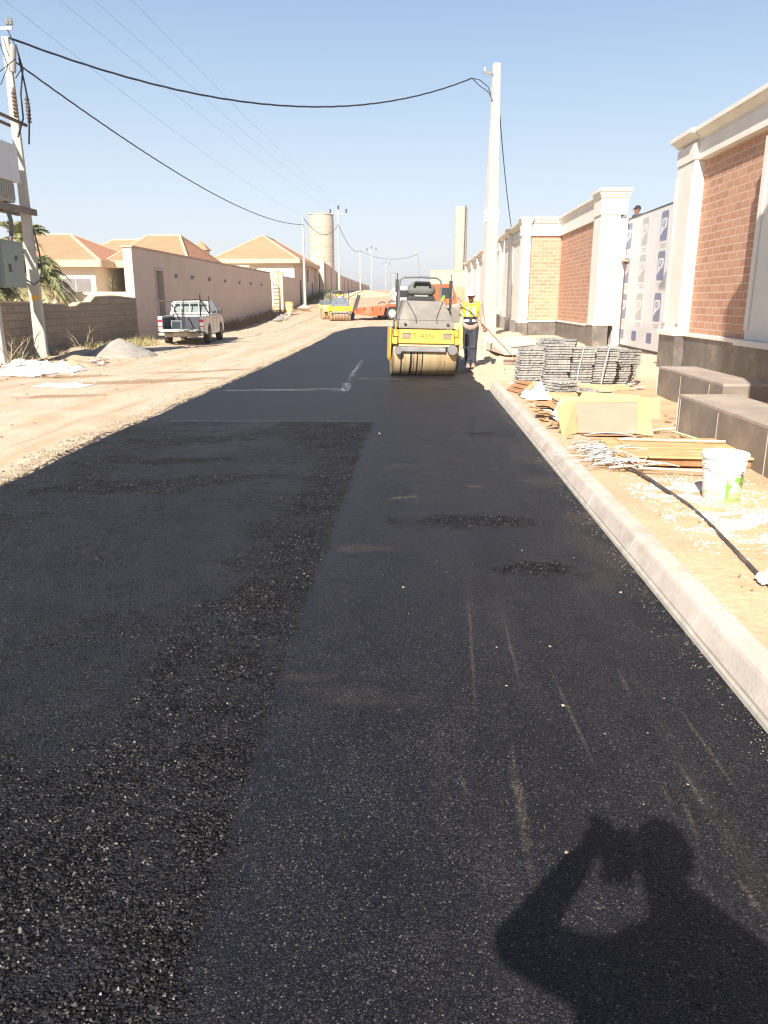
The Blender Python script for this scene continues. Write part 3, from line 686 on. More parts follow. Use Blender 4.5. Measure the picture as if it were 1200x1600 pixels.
# ------------------------------------------------------------------ houses
def hip_roof(root, x0, x1, y0, y1, ze, zr, rx0, rx1, ry0, ry1):
    """hipped roof from an eave rectangle to a ridge line, with pale ridge caps and fascia as parts"""
    E_ = [(x0, y0, ze), (x1, y0, ze), (x1, y1, ze), (x0, y1, ze)]; A = (rx0, ry0, zr); B = (rx1, ry1, zr)
    mb = MB(); v = E_ + [A, B]
    if abs(rx1 - rx0) >= abs(ry1 - ry0): f = [(0, 1, 5, 4), (1, 2, 5), (2, 3, 4, 5), (3, 0, 4), (3, 2, 1, 0)]; hips = [(0, 4), (3, 4), (1, 5), (2, 5), (4, 5)]
    else: f = [(0, 1, 4), (1, 2, 5, 4), (2, 3, 5), (3, 0, 4, 5), (3, 2, 1, 0)]; hips = [(0, 4), (1, 4), (2, 5), (3, 5), (4, 5)]
    mb.add(v, f); rf = mb.build('roof', M_TILE, root)
    mb = MB()
    for a, b_ in hips: mb.tube([v[a], v[b_]], .09, 6)
    mb.build('ridge_cap', M_RIDGE, rf)
    mb = MB(); o = .02
    mb.box(x0 - o, x1 + o, y0 - o - .05, y0 - o, ze - .32, ze + .06); mb.box(x0 - o, x1 + o, y1 + o, y1 + o + .05, ze - .32, ze + .06)
    mb.box(x1 + o, x1 + o + .05, y0 - o, y1 + o, ze - .32, ze + .06); mb.box(x0 - o - .05, x0 - o, y0 - o, y1 + o, ze - .32, ze + .06)
    mb.build('fascia', M_RIDGE, root)
def windowp(root, x, y, z, w_, h_, face='y'):
    t = MB()
    if face == 'y':
        t.box(x - w_ / 2 - .06, x + w_ / 2 + .06, y - .05, y - .004, z - .06, z + h_ + .06); f = t.build('window', mat('window_frame', (.62, .58, .52), .6, .05), root)
        m = MB(); m.box(x - w_ / 2, x - .03, y - .075, y - .052, z, z + h_); m.box(x + .03, x + w_ / 2, y - .075, y - .052, z, z + h_); m.build('pane', mat('curtained_glass', (.22, .20, .19), .25, .15), f)
    else:
        t.box(x + .004, x + .05, y - w_ / 2, y + w_ / 2, z, z + h_); f = t.build('window', mat('dark_door', (.035, .025, .02)), root)
M_HWALL = mat('house_cream', (.76, .67, .52), .85, .04, .7, 25, .1, .003)
# house nearest on the left
ha = thing('house', 'cream bungalow with orange hipped roof and curtained window behind the block wall', 'house', (-22.6, 50, 0), group='orange roofed bungalows')
mb = MB(); mb.box(-4.9, 4.3, -5, 5, -.2, 3.72); mb.build('wall', M_HWALL, ha)
hip_roof(ha, -5.4, 4.85, -5.5, 5.5, 3.74, 5.55, -2.2, .95, 0, 0)
windowp(ha, 3.15, -5, 1.55, 1.75, 1.25)
hb = thing('house', 'cream wing with porch and peaked orange roof half hidden by the tan wall', 'house', (-15.6, 51, 0), group='orange roofed bungalows')
mb = MB(); mb.box(-1.7, 1.9, -4, 5, -.2, 3.75); mb.box(-2.6, -1.702, 0, 5, -.2, 3.7)
mb.build('wall', M_HWALL, hb)
mb = MB(); mb.box(-2.3, -1.9, -.05, -.004, 0, 2.6); mb.build('door', mat('dark_door', (.035, .025, .02)), hb)
hip_roof(hb, -2.7, 2.3, -4.5, 5.5, 3.78, 5.6, -1.6, .4, .5, .5)
hd = thing('house', 'low orange roofed house rising behind the other two bungalows', 'house', (-21.5, 62, .4), group='orange roofed bungalows')
mb = MB(); mb.box(-4, 4, -4, 4, -.4, 3.6); mb.build('wall', M_HWALL, hd)
hip_roof(hd, -4.5, 4.5, -4.5, 4.5, 3.62, 5.7, -2, 1.5, 0, 0)
tk = thing('chimney_turret', 'small tiled turret poking above the tan wall beside the roofs', 'turret', (-15.2, 56.5, .4))
mb = MB(); mb.box(-.45, .45, -.45, .45, -.4, 4.6); mb.build('wall', M_TAN, tk)
mb = MB(); mb.add([(-.6, -.6, 4.602), (.6, -.6, 4.602), (.6, .6, 4.602), (-.6, .6, 4.602), (0, 0, 5.25)], [(0, 1, 4), (1, 2, 4), (2, 3, 4), (3, 0, 4), (3, 2, 1, 0)]); mb.build('roof', M_TILE, tk)
# low cream walls behind
t = thing('garden_wall', 'sunlit low cream garden wall running left behind the block wall', 'wall', (-14.8, 33.2, 0))
mb = MB(); mb.box(-14, 3.1, 0, .25, -.2, 1.95); mb.build('wall_core', M_CREAM, t)
t = thing('flat_roof_house', 'white flat roofed outbuilding between the orange roofed houses', 'house', (-17.2, 72, 1.0))
mb = MB(); mb.box(-3.5, 2.2, -1, 5, -.5, 3.45); mb.build('wall', M_HWALL, t)
mb = MB(); mb.box(-3.6, 2.3, -1.1, 5.1, 3.452, 3.6); mb.build('roof_slab', M_CREAM, t)
# hipped roof house further on
hc = thing('house', 'cream house with tall peaked orange roof standing right at the roadside past the gate', 'house', (-14.9, 81, 1.1), group='orange roofed bungalows')
mb = MB(); mb.box(-3.6, 3.5, -7, 7.4, -.6, 4.1); mb.build('wall', M_HWALL, hc)
mb = MB(); mb.box(3.502, 3.56, -7, 7.4, -.6, 4.05); mb.build('side_wall', M_TAN, hc)
hip_roof(hc, -4.1, 4.1, -7.5, 7.9, 4.12, 6.55, 0, 0, -3.0, 3.2)
windowp(hc, 3.56, -3.4, .2, .8, 2.2, 'x'); windowp(hc, 3.56, 2.0, 2.4, .6, 1.2, 'x'); windowp(hc, 3.56, 5.4, .4, .7, 1.9, 'x')

# ------------------------------------------------------------------ towers
n = NT('tower_concrete')
sx, sy, sz = n.xyz(); bands = n.noise((.12, .12, 1.6), 4, .6); st = n.noise((1.2, 1.2, .12), 5, .6)
c = n.mix(n.rng(bands, .35, .65), (.40, .345, .26), (.50, .44, .345)); c = n.mix(n.rng(st, .5, .72, 0, .5), c, (.31, .26, .195))
c = n.mix(n.rng(n.math('FRACT', n.math('MULTIPLY', sz, .62)), .93, .98, 0, .35), c, (.26, .22, .17))
M_TOWER = n.out(c, .9, n.bump(n.noise(3, 5, .6), .4, .05), spec=.2)
wt = thing('water_tower', 'broad banded concrete cylinder tower behind the left walls', 'tower', (-18.9, 160, 1.0), group='concrete towers')
mb = MB(); prof = [(2.42, 0)] + [(2.42 + (.02 if k % 2 else 0), 1 + k * 1.6) for k in range(10)] + [(2.36, 16.6), (2.25, 16.9)]
mb.lathe(prof, 40); mb.build('shaft', M_TOWER, wt, smooth=True)
mb = MB(); mb.lathe([(2.5, 0), (2.5, .14)], 40, Matrix.Translation((0, 0, 16.75))); mb.build('rim', M_TOWER, wt, smooth=True)
wt2 = thing('water_tower', 'slender pale concrete tower with a pipe up its side, right of the road', 'tower', (8.5, 160, 1.0), group='concrete towers')
mb = MB(); mb.lathe([(1.22, 0), (1.22, 9), (1.18, 17.9), (1.1, 18.1)], 32); mb.build('shaft', M_TOWER, wt2, smooth=True)
mb = MB(); mb.cyl((.55, -1.2, 0), (.75, -1.08, 18.3), .07, n=8); mb.build('pipe', M_DARKSTEEL, wt2)

# ------------------------------------------------------------------ poles and wires
def taper_pole(name, label, x, y, zb, zt, r0, r1, group=None, n_=10, m=M_CONC):
    t = thing(name, label, 'utility pole', (x, y, zb), group=group)
    mb = MB(); mb.cyl((0, 0, -.4), (0, 0, zt - zb), r0, r1, n_); mb.build('shaft', m, t, smooth=n_ > 6)
    return t
# transformer poles
pa = thing('utility_pole', 'concrete pole with yellow tag standing before the block wall, right of the transformer', 'utility pole', (-10.66, 21.9, 0), rz=R(12), group='concrete poles carrying the transformer')
def sq_taper(mb, a0, b0, a1, b1, z0, z1, cx=0, cy=0): return mb.frus((cx - a0, cx + a0, cy - b0, cy + b0), (cx - a1, cx + a1, cy - b1, cy + b1), z0, z1)
mb = MB(); sq_taper(mb, .165, .12, .085, .075, -.3, 8.15); mb.build('shaft', M_CONC, pa, bevel=.03)
mb = MB(); mb.box(-.07, .145, -.15, -.12, 1.62, 1.74); mb.build('yellow_tag', mat('yellow_tag', (.78, .42, .02), .5, .1), pa)
pb = thing('utility_pole', 'concrete pole at the very left edge of the photo', 'utility pole', (-10.66, 19.55, 0), rz=R(12), group='concrete poles carrying the transformer')
mb = MB(); sq_taper(mb, .19, .15, .095, .085, -.3, 8.15); mb.build('shaft', M_CONC, pb, bevel=.03)
tr = thing('transformer', 'grey white transformer box hung between the two concrete poles', 'transformer', (-10.66, 20.75, 0))
M_TRW = mat('transformer_paint', (.60, .60, .585), .5, .06); M_TRG = mat('transformer_grey_beige', (.44, .42, .37), .6, .1)  # tank and fins have their own grey-beige paint
mb = MB(); mb.box(-.52, .30, -.85, .45, 4.55, 5.45); mb.build('cable_box', M_TRW, tr, bevel=.01)
mb = MB(); mb.box(-.46, .18, -.8, .30, 4.05, 4.548)
mb.build('tank', M_TRG, tr, bevel=.02)
mb = MB()
for k in range(9): mb.box(.182, .24, -.75 + k * .115, -.72 + k * .115, 4.1, 4.5)
mb.build('cooling_fins', M_TRG, tr)
mb = MB()
for yy_ in (-1.32, 1.28): pass
mb.box(.14, .22, -1.5, 1.36, 3.84, 4.0); mb.box(-.34, -.26, -1.5, 1.36, 3.84, 4.0); mb.box(-.26, .14, -.8, -.7, 3.85, 3.98); mb.box(-.26, .14, .3, .4, 3.85, 3.98)
mb.build('support_beam', mat('weathered_beam', (.20, .16, .13), .8, .2), tr)
mb = MB(); mb.box(.14, .20, -1.4, 1.42, 6.08, 6.15); mb.box(-.3, -.24, -1.4, 1.42, 6.08, 6.15); mb.build('crossarm', M_RUST, tr)
mb = MB(); mb.box(-.45, .22, 1.1, 1.15, 8.3, 8.36); mb.build('crossarm', M_STEEL, tr)
for (x, y) in ((.24, .75), (.27, 1.40), (.0, .1)):
    mb = MB(); prof = [(.02, 0)]
    for k in range(7): prof += [(.085, .04 + k * .09), (.045, .085 + k * .09)]
    prof += [(.02, .72)]
    mb.lathe([(a_ * .8, b_) for a_, b_ in prof], 12, Matrix.Translation((x, y, 6.16))); mb.build('insulator', mat('brown_porcelain', (.15, .10, .08), .35, .1), tr, smooth=True)
for (x, y, z) in ((.1, 1.14, 8.4), (-.45, 1.14, 8.4), (.2, 1.14, 8.4)):
    mb = MB(); mb.lathe([(.02, 0), (.06, .03), (.035, .06), (.06, .09), (.03, .12), (.045, .16), (.01, .18)], 10, Matrix.Translation((x, y, z))); mb.build('insulator', M_STEEL, tr, smooth=True)
mb = MB(); mb.lathe([(.085, 0), (.085, .62)], 12, Matrix.Translation((.15, 1.02, 7.3)) @ Matrix.Rotation(R(8), 4, 'Y')); mb.build('fuse_tube', mat('fuse_grey', (.30, .29, .27), .6, .1), tr, smooth=True)
mb = MB()
for i_, (pts) in enumerate((
        [(.18, 1.3, 8.0), (.34, 1.2, 7.4), (.26, 1.1, 6.8), (.30, 1.0, 6.2), (.25, .7, 5.7)],
        [(.22, 1.3, 7.7), (.30, 1.3, 7.1), (.38, 1.25, 6.5), (.33, 1.1, 5.6)],
        [(.1, 1.1, 8.3), (.2, 1.3, 7.9), (.28, 1.34, 7.5), (.12, 1.2, 7.2)],
        [(-.1, .8, 8.3), (.1, .9, 7.4), (.0, .6, 6.9)], [(.0, -.1, 5.7), (.1, -.2, 6.3), (.0, .1, 6.9), (.28, 1.0, 7.6)])):
    P = [Vector(p) for p in pts]
    mb.tube(P, .022 if i_ < 2 else .012, 6)
mb.build('jumper_cable', M_CABLE, tr, smooth=True)
mb = MB(); mb.tube([(.1, -.1, 4.05), (.12, .05, 3.6), (.06, .1, 3.25), (.1, -.1, 3.05)], .055, 10); mb.tube([(.12, .42, 2.15), (.20, .75, 2.02), (.27, 1.0, 2.15), (.26, 1.2, 2.5), (.2, 1.25, 2.9), (.14, 1.2, 3.5)], .024, 8); mb.build('armoured_cable', mat('cable_grey', (.13, .125, .12), .6, .1), tr, smooth=True)
cb = thing('electric_cabinet', 'grey green metal cabinet fixed between the concrete poles under the transformer', 'cabinet', (-10.70, 20.55, 0))
mb = MB(); mb.box(-.25, .30, -.75, .42, 1.93, 3.08); mb.build('cabinet_body', mat('cabinet_green', (.22, .255, .235), .5, .08), cb, bevel=.012)
mb = MB(); mb.box(.301, .315, -.7, .37, 1.98, 3.03); db = mb.build('cabinet_door', mat('cabinet_green', (.22, .255, .235)), cb, bevel=.003)
mb = MB(); mb.box(.316, .33, -.45, -.32, 2.3, 2.5); mb.build('handle', M_DARKSTEEL, db)
mb = MB(); mb.box(.316, .319, -.1, .05, 2.6, 2.72); mb.build('warning_plate', M_DARKSTEEL, db)
mb = MB(); mb.box(-.1, -.02, -1.15, 1.45, 2.0, 2.06); mb.box(-.1, -.02, -1.15, 1.45, 2.9, 2.96); mb.build('bracket', M_STEEL, cb)

# pole on the right
rp = thing('utility_pole', 'tall white banded concrete pole on the right verge behind the worker', 'utility pole', (3.32, 37, .05), rz=R(20))
mb = MB(); sq_taper(mb, .34, .26, .15, .11, -.3, 11.35); mb.build('shaft', mat('pale_concrete', (.47, .44, .39), .85, .08, 1, 30), rp, bevel=.03)
mb = MB(); sq_taper(mb, .272, .21, .262, .20, 4.95, 5.45); mb.build('white_band', mat('white_paint', (.85, .85, .83), .7, .04), rp)
mb = MB(); mb.box(-.6, -.1, -.05, .05, 10.9, 11.0); mb.cyl((-.55, 0, 11.0), (-.55, 0, 11.14), .06, n=8); mb.build('bracket', M_STEEL, rp)
mb = MB(); mb.tube([(-1.14, 0, 10.69), (-.75, .05, 10.66), (-.35, .08, 10.45), (-.1, .1, 10.0)], .018, 6); mb.tube([(-1.14, 0, 10.69), (-.8, -.05, 10.42), (-.4, -.08, 10.2), (-.1, -.1, 9.75)], .018, 6); mb.build('cable_tail', M_CABLE, rp)

def far_pole(label, x, y, top, arm=0, r=.14, lamp=False):
    zb = float(rise(y))
    t = taper_pole('utility_pole', label, x, y, zb, top, r, r * .5, 'far power poles', 8)
    if arm:
        mb = MB(); mb.box(-arm, arm, -.05, .05, top - zb - .5, top - zb - .42); mb.build('crossarm', M_STEEL, t)
        for a in (-arm, 0, arm):
            mb = MB(); mb.lathe([(.04, 0), (.12, .1), (.07, .2), (.12, .3), (.05, .5)], 8, Matrix.Translation((a * .98, 0, top - zb - (.41 if a else 0)))); mb.build('insulator', M_DARKSTEEL, t)
    return t
far_pole('pale pole with cables in front of the hipped roof house', -9.85, 70, 8.7)
far_pole('tall pole with three insulators beside the broad tower', -9.7, 100, 12.3, 1.0, .17)
far_pole('plain far pole halfway up the hill', -10.6, 150, 10.7)
far_pole('far pole with crossarm right of the plain one', -9.6, 170, 12.1, .95)
far_pole('faint pole with crossarm near the hill crest', -9.9, 255, 13.0, 1.2)
far_pole('faintest short pole on the hill crest', -9.0, 300, 11.5, 1.0)
lp = thing('street_lamp', 'slim street lamp with curved arm seen above the road roller', 'street lamp', (.35, 150, 3.2))
mb = MB(); mb.tube([(0, 0, -.5), (0, 0, 5.0), (-.1, 0, 6.2), (-.4, 0, 6.9)], .09, 8, .06); mb.build('pole', M_STEEL, lp)
mb = MB(); mb.box(-1.0, -.35, -.15, .15, 6.85, 7.05); mb.build('lamp_head', M_STEEL, lp)

def sag(p0, p1, s, n_=40):
    p0, p1 = Vector(p0), Vector(p1)
    return [p0.lerp(p1, i / n_) - Vector((0, 0, 4 * s * (i / n_) * (1 - i / n_))) for i in range(n_ + 1)]
def wire(name, label, pts, r, group, twist=0):
    mb = MB()
    if twist:
        for ph in (0, PI * 2 / 3, PI * 4 / 3):
            q = []; m = len(pts)
            tot = 0
            N_ = 8
            fine_ = []
            for i in range(m - 1):
                for k in range(N_): fine_.append(pts[i].lerp(pts[i + 1], k / N_))
            fine_.append(pts[-1])
            for i, p in enumerate(fine_):
                if i: tot += (fine_[i] - fine_[i - 1]).length
                a = tot * 2 * PI / twist + ph
                d = (fine_[min(i + 1, len(fine_) - 1)] - fine_[max(0, i - 1)]).normalized(); s_ = d.cross(Vector((0, 0, 1))).normalized(); u = s_.cross(d)
                q.append(p + s_ * math.cos(a) * r * 1.05 + u * math.sin(a) * r * 1.05)
            mb.tube(q, r, 5)
    else: mb.tube(pts, r, 5)
    o = mb.build(name, M_CABLE, smooth=True)
    tag(o, label, 'cable', group); return o
wire('overhead_cable', 'thick twisted black cable sagging across the road between transformer pole and white pole', sag((-10.6, 22, 8.15), (2.25, 36.62, 10.74), 1.35, 36), .015, 'overhead cables', 2.4)
wire('overhead_cable', 'twisted black cable running from the transformer pole down to the pole by the house', sag((-10.6, 22, 7.65), (-9.85, 70, 7.9), 1.0, 48), .013, 'overhead cables', 2.4)
wire('overhead_cable', 'black cable dropping from the white pole to the wall top', sag((3.5, 37, 9.6), (5.0, 43.5, 5.2), .35, 14), .022, 'overhead cables')
wire('overhead_cable', 'far cable between the house pole and the insulator pole', sag((-9.85, 70, 8.5), (-9.7, 100, 10.6), 1.3, 24), .03, 'overhead cables')
wire('overhead_cable', 'far cable sagging beyond the insulator pole', sag((-9.7, 100, 10.6), (-10.6, 150, 10.5), 1.2, 24), .035, 'overhead cables')
wire('overhead_cable', 'far cable crossing to the street lamp', sag((-10.6, 150, 10.5), (.2, 150, 9.9), 1.2, 24), .03, 'overhead cables')
def hv(p30, pend, label, r=.004):
    p30, pe = Vector(p30), Vector(pend)
    start = pe + (p30 - pe) * 1.55
    # choose the sag so the wire passes through p30
    wire('power_line', label, sag(start + Vector((0, 0, 1.278)), pe, .9, 50), r, 'thin power lines')
hv((-12.44, 30, 11.6), (-10.65, 100, 12.3), 'thin power line, leftmost of three to the insulators')
hv((-11.24, 30, 11.6), (-9.7, 100, 12.7), 'thin power line, middle one of three to the insulators')
hv((-9.94, 30, 11.6), (-8.75, 100, 12.3), 'thin power line, rightmost of three to the insulators')
hv((-11.9, 28, 9.8), (-9.85, 70, 8.6), 'lone thin power line crossing behind the thick cable', .004)

# ------------------------------------------------------------------ figures
def blob_mesh(name, prims, m, parent, voxel=.012, smooth=2):
    """one continuous skin from overlapping tapered limbs"""
    bm = bmesh.new()
    for p in prims:
        if p[0] == 'cap':
            a, b_, r0, r1 = Vector(p[1]), Vector(p[2]), p[3], p[4]
            d = b_ - a; Lh = max(d.length, 1e-4); q = Vector((0, 0, 1)).rotation_difference(d.normalized()).to_matrix().to_4x4()
            prof = []
            for k in range(6): t_ = -PI / 2 + k * PI / 10; prof.append((max(1e-4, r0 * math.cos(t_)), r0 * math.sin(t_)))
            for k in range(6): t_ = k * PI / 10; prof.append((max(1e-4, r1 * math.cos(t_)), Lh + r1 * math.sin(t_)))
            n_ = 14; rings = []
            sx_ = p[5] if len(p) > 5 else 1.0
            for r_, z_ in prof: rings.append([bm.verts.new((a.x, a.y, a.z) if False else (Matrix.Translation(a) @ q) @ Vector((r_ * math.cos(2 * PI * k / n_), r_ * math.sin(2 * PI * k / n_), z_))) for k in range(n_)])
            for i in range(len(rings) - 1):
                for k in range(n_): bm.faces.new((rings[i][k], rings[i][(k + 1) % n_], rings[i + 1][(k + 1) % n_], rings[i + 1][k]))
            bm.faces.new(rings[0][::-1]); bm.faces.new(rings[-1])
        elif p[0] == 'ell':
            c_, rr = p[1], p[2]; M = Matrix.Translation(c_)
            if len(p) > 3: M = M @ p[3]
            bmesh.ops.create_uvsphere(bm, u_segments=18, v_segments=12, radius=1, matrix=M @ Matrix.Diagonal((rr[0], rr[1], rr[2], 1)))
        elif p[0] == 'box':
            x0, x1, y0, y1, z0, z1 = p[1]
            bmesh.ops.create_cube(bm, size=1, matrix=Matrix.Translation(((x0 + x1) / 2, (y0 + y1) / 2, (z0 + z1) / 2)) @ Matrix.Diagonal((x1 - x0, y1 - y0, z1 - z0, 1)))
    me = bpy.data.meshes.new(name); bm.to_mesh(me); bm.free()
    tmp = add_obj(name, me)
    rm = tmp.modifiers.new('r', 'REMESH'); rm.mode = 'VOXEL'; rm.voxel_size = voxel; rm.use_smooth_shade = True
    s_ = tmp.modifiers.new('s', 'SMOOTH'); s_.factor = .5; s_.iterations = smooth
    dg = bpy.context.evaluated_depsgraph_get(); me2 = bpy.data.meshes.new_from_object(tmp.evaluated_get(dg)); me2.name = name
    bpy.data.objects.remove(tmp)
    me2.materials.clear()
    for q in (m if isinstance(m, (list, tuple)) else [m]): me2.materials.append(q)
    for p in me2.polygons: p.use_smooth = True
    return add_obj(name, me2, parent)
M_SKIN = mat('brown_skin', (.24, .115, .065), .55, .1, 8, 60, .1, .001)
M_EYE = mat('dark_eye', (.02, .015, .012), .3, .1)
def cap(a, b_, r0, r1): return ('cap', a, b_, r0, r1)
def person(label, loc, rz, J, look=(0, 0), shirt=(.55, .42, .33), pants=(.045, .05, .065), vest=None, hat=None, scale=1.0, sleeves='long', grip=(), head_tilt=0, voxel=.011, fat=1.0, afat=None):
    afat = fat if afat is None else afat
    t = thing('person', label, 'person', loc, rz); t.scale = (scale,) * 3
    D = dict(pel=(0, 0, .93), che=(0, .0, 1.28), nek=(0, .01, 1.46), hed=(0, -.01, 1.60), hipL=(-.09, 0, .90), hipR=(.09, 0, .90), kneL=(-.11, -.02, .49), kneR=(.11, -.02, .49), ankL=(-.12, .02, .09), ankR=(.12, .02, .09),
             shL=(-.185, .01, 1.40), shR=(.185, .01, 1.40), elL=(-.24, .04, 1.12), elR=(.24, .04, 1.12), wrL=(-.25, -.06, .88), wrR=(.25, -.06, .88), haL=None, haR=None)
    D.update(J); V = {k: Vector(v) for k, v in D.items() if v is not None}
    hd = V['hed']; Mh = Matrix.Translation(hd) @ Matrix.Rotation(look[0], 4, 'Z') @ Matrix.Rotation(look[1], 4, 'X') @ Matrix.Rotation(head_tilt, 4, 'Y')
    def hp(*p): return Mh @ Vector(p)
    rot = (Mh.to_3x3()).to_4x4()
    P = [cap(V['pel'], V['che'], .125, .13), cap(V['che'] + Vector((-.05, 0, 0)), V['shL'], .10, .065), cap(V['che'] + Vector((.05, 0, 0)), V['shR'], .10, .065), cap(V['shL'], V['shR'], .062, .062), cap(V['nek'] - Vector((0, 0, .06)), hd, .058, .052),
         ('ell', hp(0, .01, .03), (.077, .095, .105), rot), ('ell', hp(0, -.02, -.035), (.058, .07, .075), rot), ('ell', hp(0, -.085, -.075), (.03, .025, .025), rot),
         cap(hp(0, -.09, .02), hp(0, -.113, -.015), .012, .017), ('ell', hp(-.078, .015, 0), (.012, .02, .032), rot), ('ell', hp(.078, .015, 0), (.012, .02, .032), rot), ('ell', hp(0, -.098, -.05), (.026, .012, .012), rot)]
    for s_ in 'LR':
        P += [cap(V['hip' + s_], V['kne' + s_], .088, .056), cap(V['kne' + s_], V['ank' + s_], .056, .036), cap(V['ank' + s_], V['ank' + s_] + Vector((0, -.12, -.05)), .035, .035),
              cap(V['sh' + s_], V['el' + s_], .055, .04), cap(V['el' + s_], V['wr' + s_], .04, .027)]
        fw_ = (V['wr' + s_] - V['el' + s_]).normalized(); palm = V['wr' + s_] + fw_ * .07
        hand_dir = Vector(D['ha' + s_]).normalized() if D['ha' + s_] else fw_
        palm = V['wr' + s_] + hand_dir * .075
        side = hand_dir.cross(Vector((0, 1, 0)));
        if side.length < .2: side = hand_dir.cross(Vector((1, 0, 0)))
        side.normalize(); nrm = side.cross(hand_dir).normalized()
        P += [cap(V['wr' + s_], palm, .028, .036), cap(palm - side * .015, palm + side * .015, .03, .03)]
        curl = .75 if s_ in grip else .25
        for fi in range(4):
            b0 = palm + side * (.033 - .022 * fi) + hand_dir * .02; ln = (.034, .038, .036, .028)[fi]
            b1 = b0 + (hand_dir * math.cos(curl) - nrm * math.sin(curl)) * ln; b2 = b1 + (hand_dir * math.cos(curl * 2.4) - nrm * math.sin(curl * 2.4)) * ln * .8; b3 = b2 + (hand_dir * math.cos(curl * 3.4) - nrm * math.sin(curl * 3.4)) * ln * .6
            P += [cap(b0, b1, .011, .010), cap(b1, b2, .010, .009), cap(b2, b3, .009, .008)]
        th0 = V['wr' + s_] + hand_dir * .04 + side * .03; th1 = th0 + (side * .5 + hand_dir * .8).normalized() * .04; P += [cap(th0, th1, .014, .012), cap(th1, th1 + (hand_dir - nrm * .5).normalized() * .03, .012, .010)]
    body = blob_mesh('body', P, [M_SKIN, M_EYE], t, voxel=voxel * .75, smooth=1)
    ey = [hp(-.03, -.085, .012), hp(.03, -.085, .012)]; mo = hp(0, -.105, -.052)
    for p in body.data.polygons:
        c_ = p.center
        if min((c_ - e).length for e in ey) < .015: p.material_index = 1
        elif abs((c_ - mo).z) < .005 and (c_ - mo).length < .024: p.material_index = 1
    mp = mat('cloth_%d_%d' % (int(pants[0] * 1000), int(pants[2] * 1000)), pants, .9, .2, 10, 50, .4, .006)
    ms_ = mat('cloth_%d_%d' % (int(shirt[0] * 1000), int(shirt[2] * 1000)), shirt, .9, .12, 10, 50, .4, .006)
    Q = [cap(V['pel'] + Vector((-.05, 0, -.04)), V['pel'] + Vector((.05, 0, -.04)), .115, .115)]
    for s_ in 'LR':
        a = V['ank' + s_]
        Q += [cap(V['hip' + s_], V['kne' + s_], .108, .078), cap(V['kne' + s_], a + Vector((0, 0, .0)), .078, .068), ('ell', V['kne' + s_] + Vector((0, -.01, -.05)), (.085, .085, .04)), ('ell', a + Vector((0, .0, .08)), (.08, .082, .03))]
    blob_mesh('trousers', Q, mp, t, voxel=.014, smooth=2)
    Q = [cap(V['pel'] + Vector((0, 0, .02)), V['che'], .15 * fat, .155 * fat), cap(V['pel'] + Vector((-.045, 0, .02)), V['pel'] + Vector((.045, 0, .02)), .142 * fat, .142 * fat), cap(V['che'] + Vector((-.05, 0, 0)), V['shL'], .12, .085), cap(V['che'] + Vector((.05, 0, 0)), V['shR'], .12, .085), cap(V['shL'], V['shR'], .08, .08)]
    for s_ in 'LR':
        e = V['el' + s_]
        Q += [cap(V['sh' + s_], e, .078 * afat, .06 * afat)]
        if sleeves == 'long': Q += [cap(e, e.lerp(V['wr' + s_], .9), .06 * afat, .045 * afat), ('ell', e, (.066 * afat, .066 * afat, .05))]
    blob_mesh('shirt', Q, ms_, t, voxel=.014, smooth=2)
    for s_ in 'LR':
        a = V['ank' + s_]
        Q = [cap(a + Vector((0, .03, -.035)), a + Vector((0, -.15, -.05)), .05, .042), cap(a, a + Vector((0, .02, -.04)), .05, .05), ('box', (a.x - .048, a.x + .048, a.y - .19, a.y + .07, a.z - .09, a.z - .065))]
        blob_mesh('boot', Q, mat('dusty_boot', (.30, .24, .19), .85, .2), t, voxel=.012, smooth=1)
    if vest:
        Q = [cap(V['pel'] + Vector((0, 0, .10)), V['che'], .168, .172), cap(V['che'] + Vector((-.05, 0, 0)), V['shL'] + Vector((.03, 0, 0)), .135, .098), cap(V['che'] + Vector((.05, 0, 0)), V['shR'] + Vector((-.03, 0, 0)), .135, .098), ('ell', V['che'] - Vector((0, 0, .10)), (.175, .165, .2))]
        v_ = blob_mesh('safety_vest', Q, vest, t, voxel=.013, smooth=2)
        c0 = V['pel'].z
        for p in v_.data.polygons:
            z_, x_ = p.center.z, p.center.x
            k = 0
            if z_ < c0 + .22: k = 1
            if c0 + .10 < z_ < c0 + .155 and abs(x_) > .03: k = 2
            if abs(x_) < .012 and p.center.y < 0: k = 1
            if c0 + .24 < z_ < c0 + .44 and .035 < abs(x_) < .11 and p.center.y < 0: k = 3
            p.material_index = k
    if hat == 'helmet':
        mb = MB(); prof = [(.135, 0), (.135, .012), (.112, .016), (.110, .05), (.095, .09), (.06, .118), (.02, .128), (.001, .129)]
        mb.lathe(prof, 24, Mh @ Matrix.Translation((0, .0, .055)) @ Matrix.Rotation(R(6), 4, 'X') @ Matrix.Diagonal((.93, 1.12, 1.05, 1)))
        for p in ():
            pass
        mb.box(-.07, .07, -.185, -.11, .05, .062, Mh)
        mb.box(-.014, .014, -.09, .10, .165, .192, Mh)
        mb.build('helmet', mat('white_plastic', (.82, .82, .80), .35, .03), t, smooth=True)
    if hat == 'cap':
        Q = [('ell', hp(0, .015, .06), (.088, .108, .085), rot), ('ell', hp(0, -.12, .045), (.065, .06, .014), rot)]
        blob_mesh('cap', Q, mat('dark_cap', (.03, .025, .03), .85, .2), t, voxel=.01)
    if hat in ('cap', 'hair'):
        blob_mesh('hair', [('ell', hp(0, .03, .045), (.083, .092, .098), rot)], mat('black_hair', (.012, .010, .009), .6, .2), t, voxel=.01)
    return t
VEST = [mat('vest_yellow', (.62, .72, .04), .7, .08), mat('vest_navy', (.035, .03, .05), .8, .2), mat('vest_reflective', (.62, .62, .62), .35, .1), mat('vest_pale_panel', (.80, .80, .50), .6, .05)]
wy = 19.5
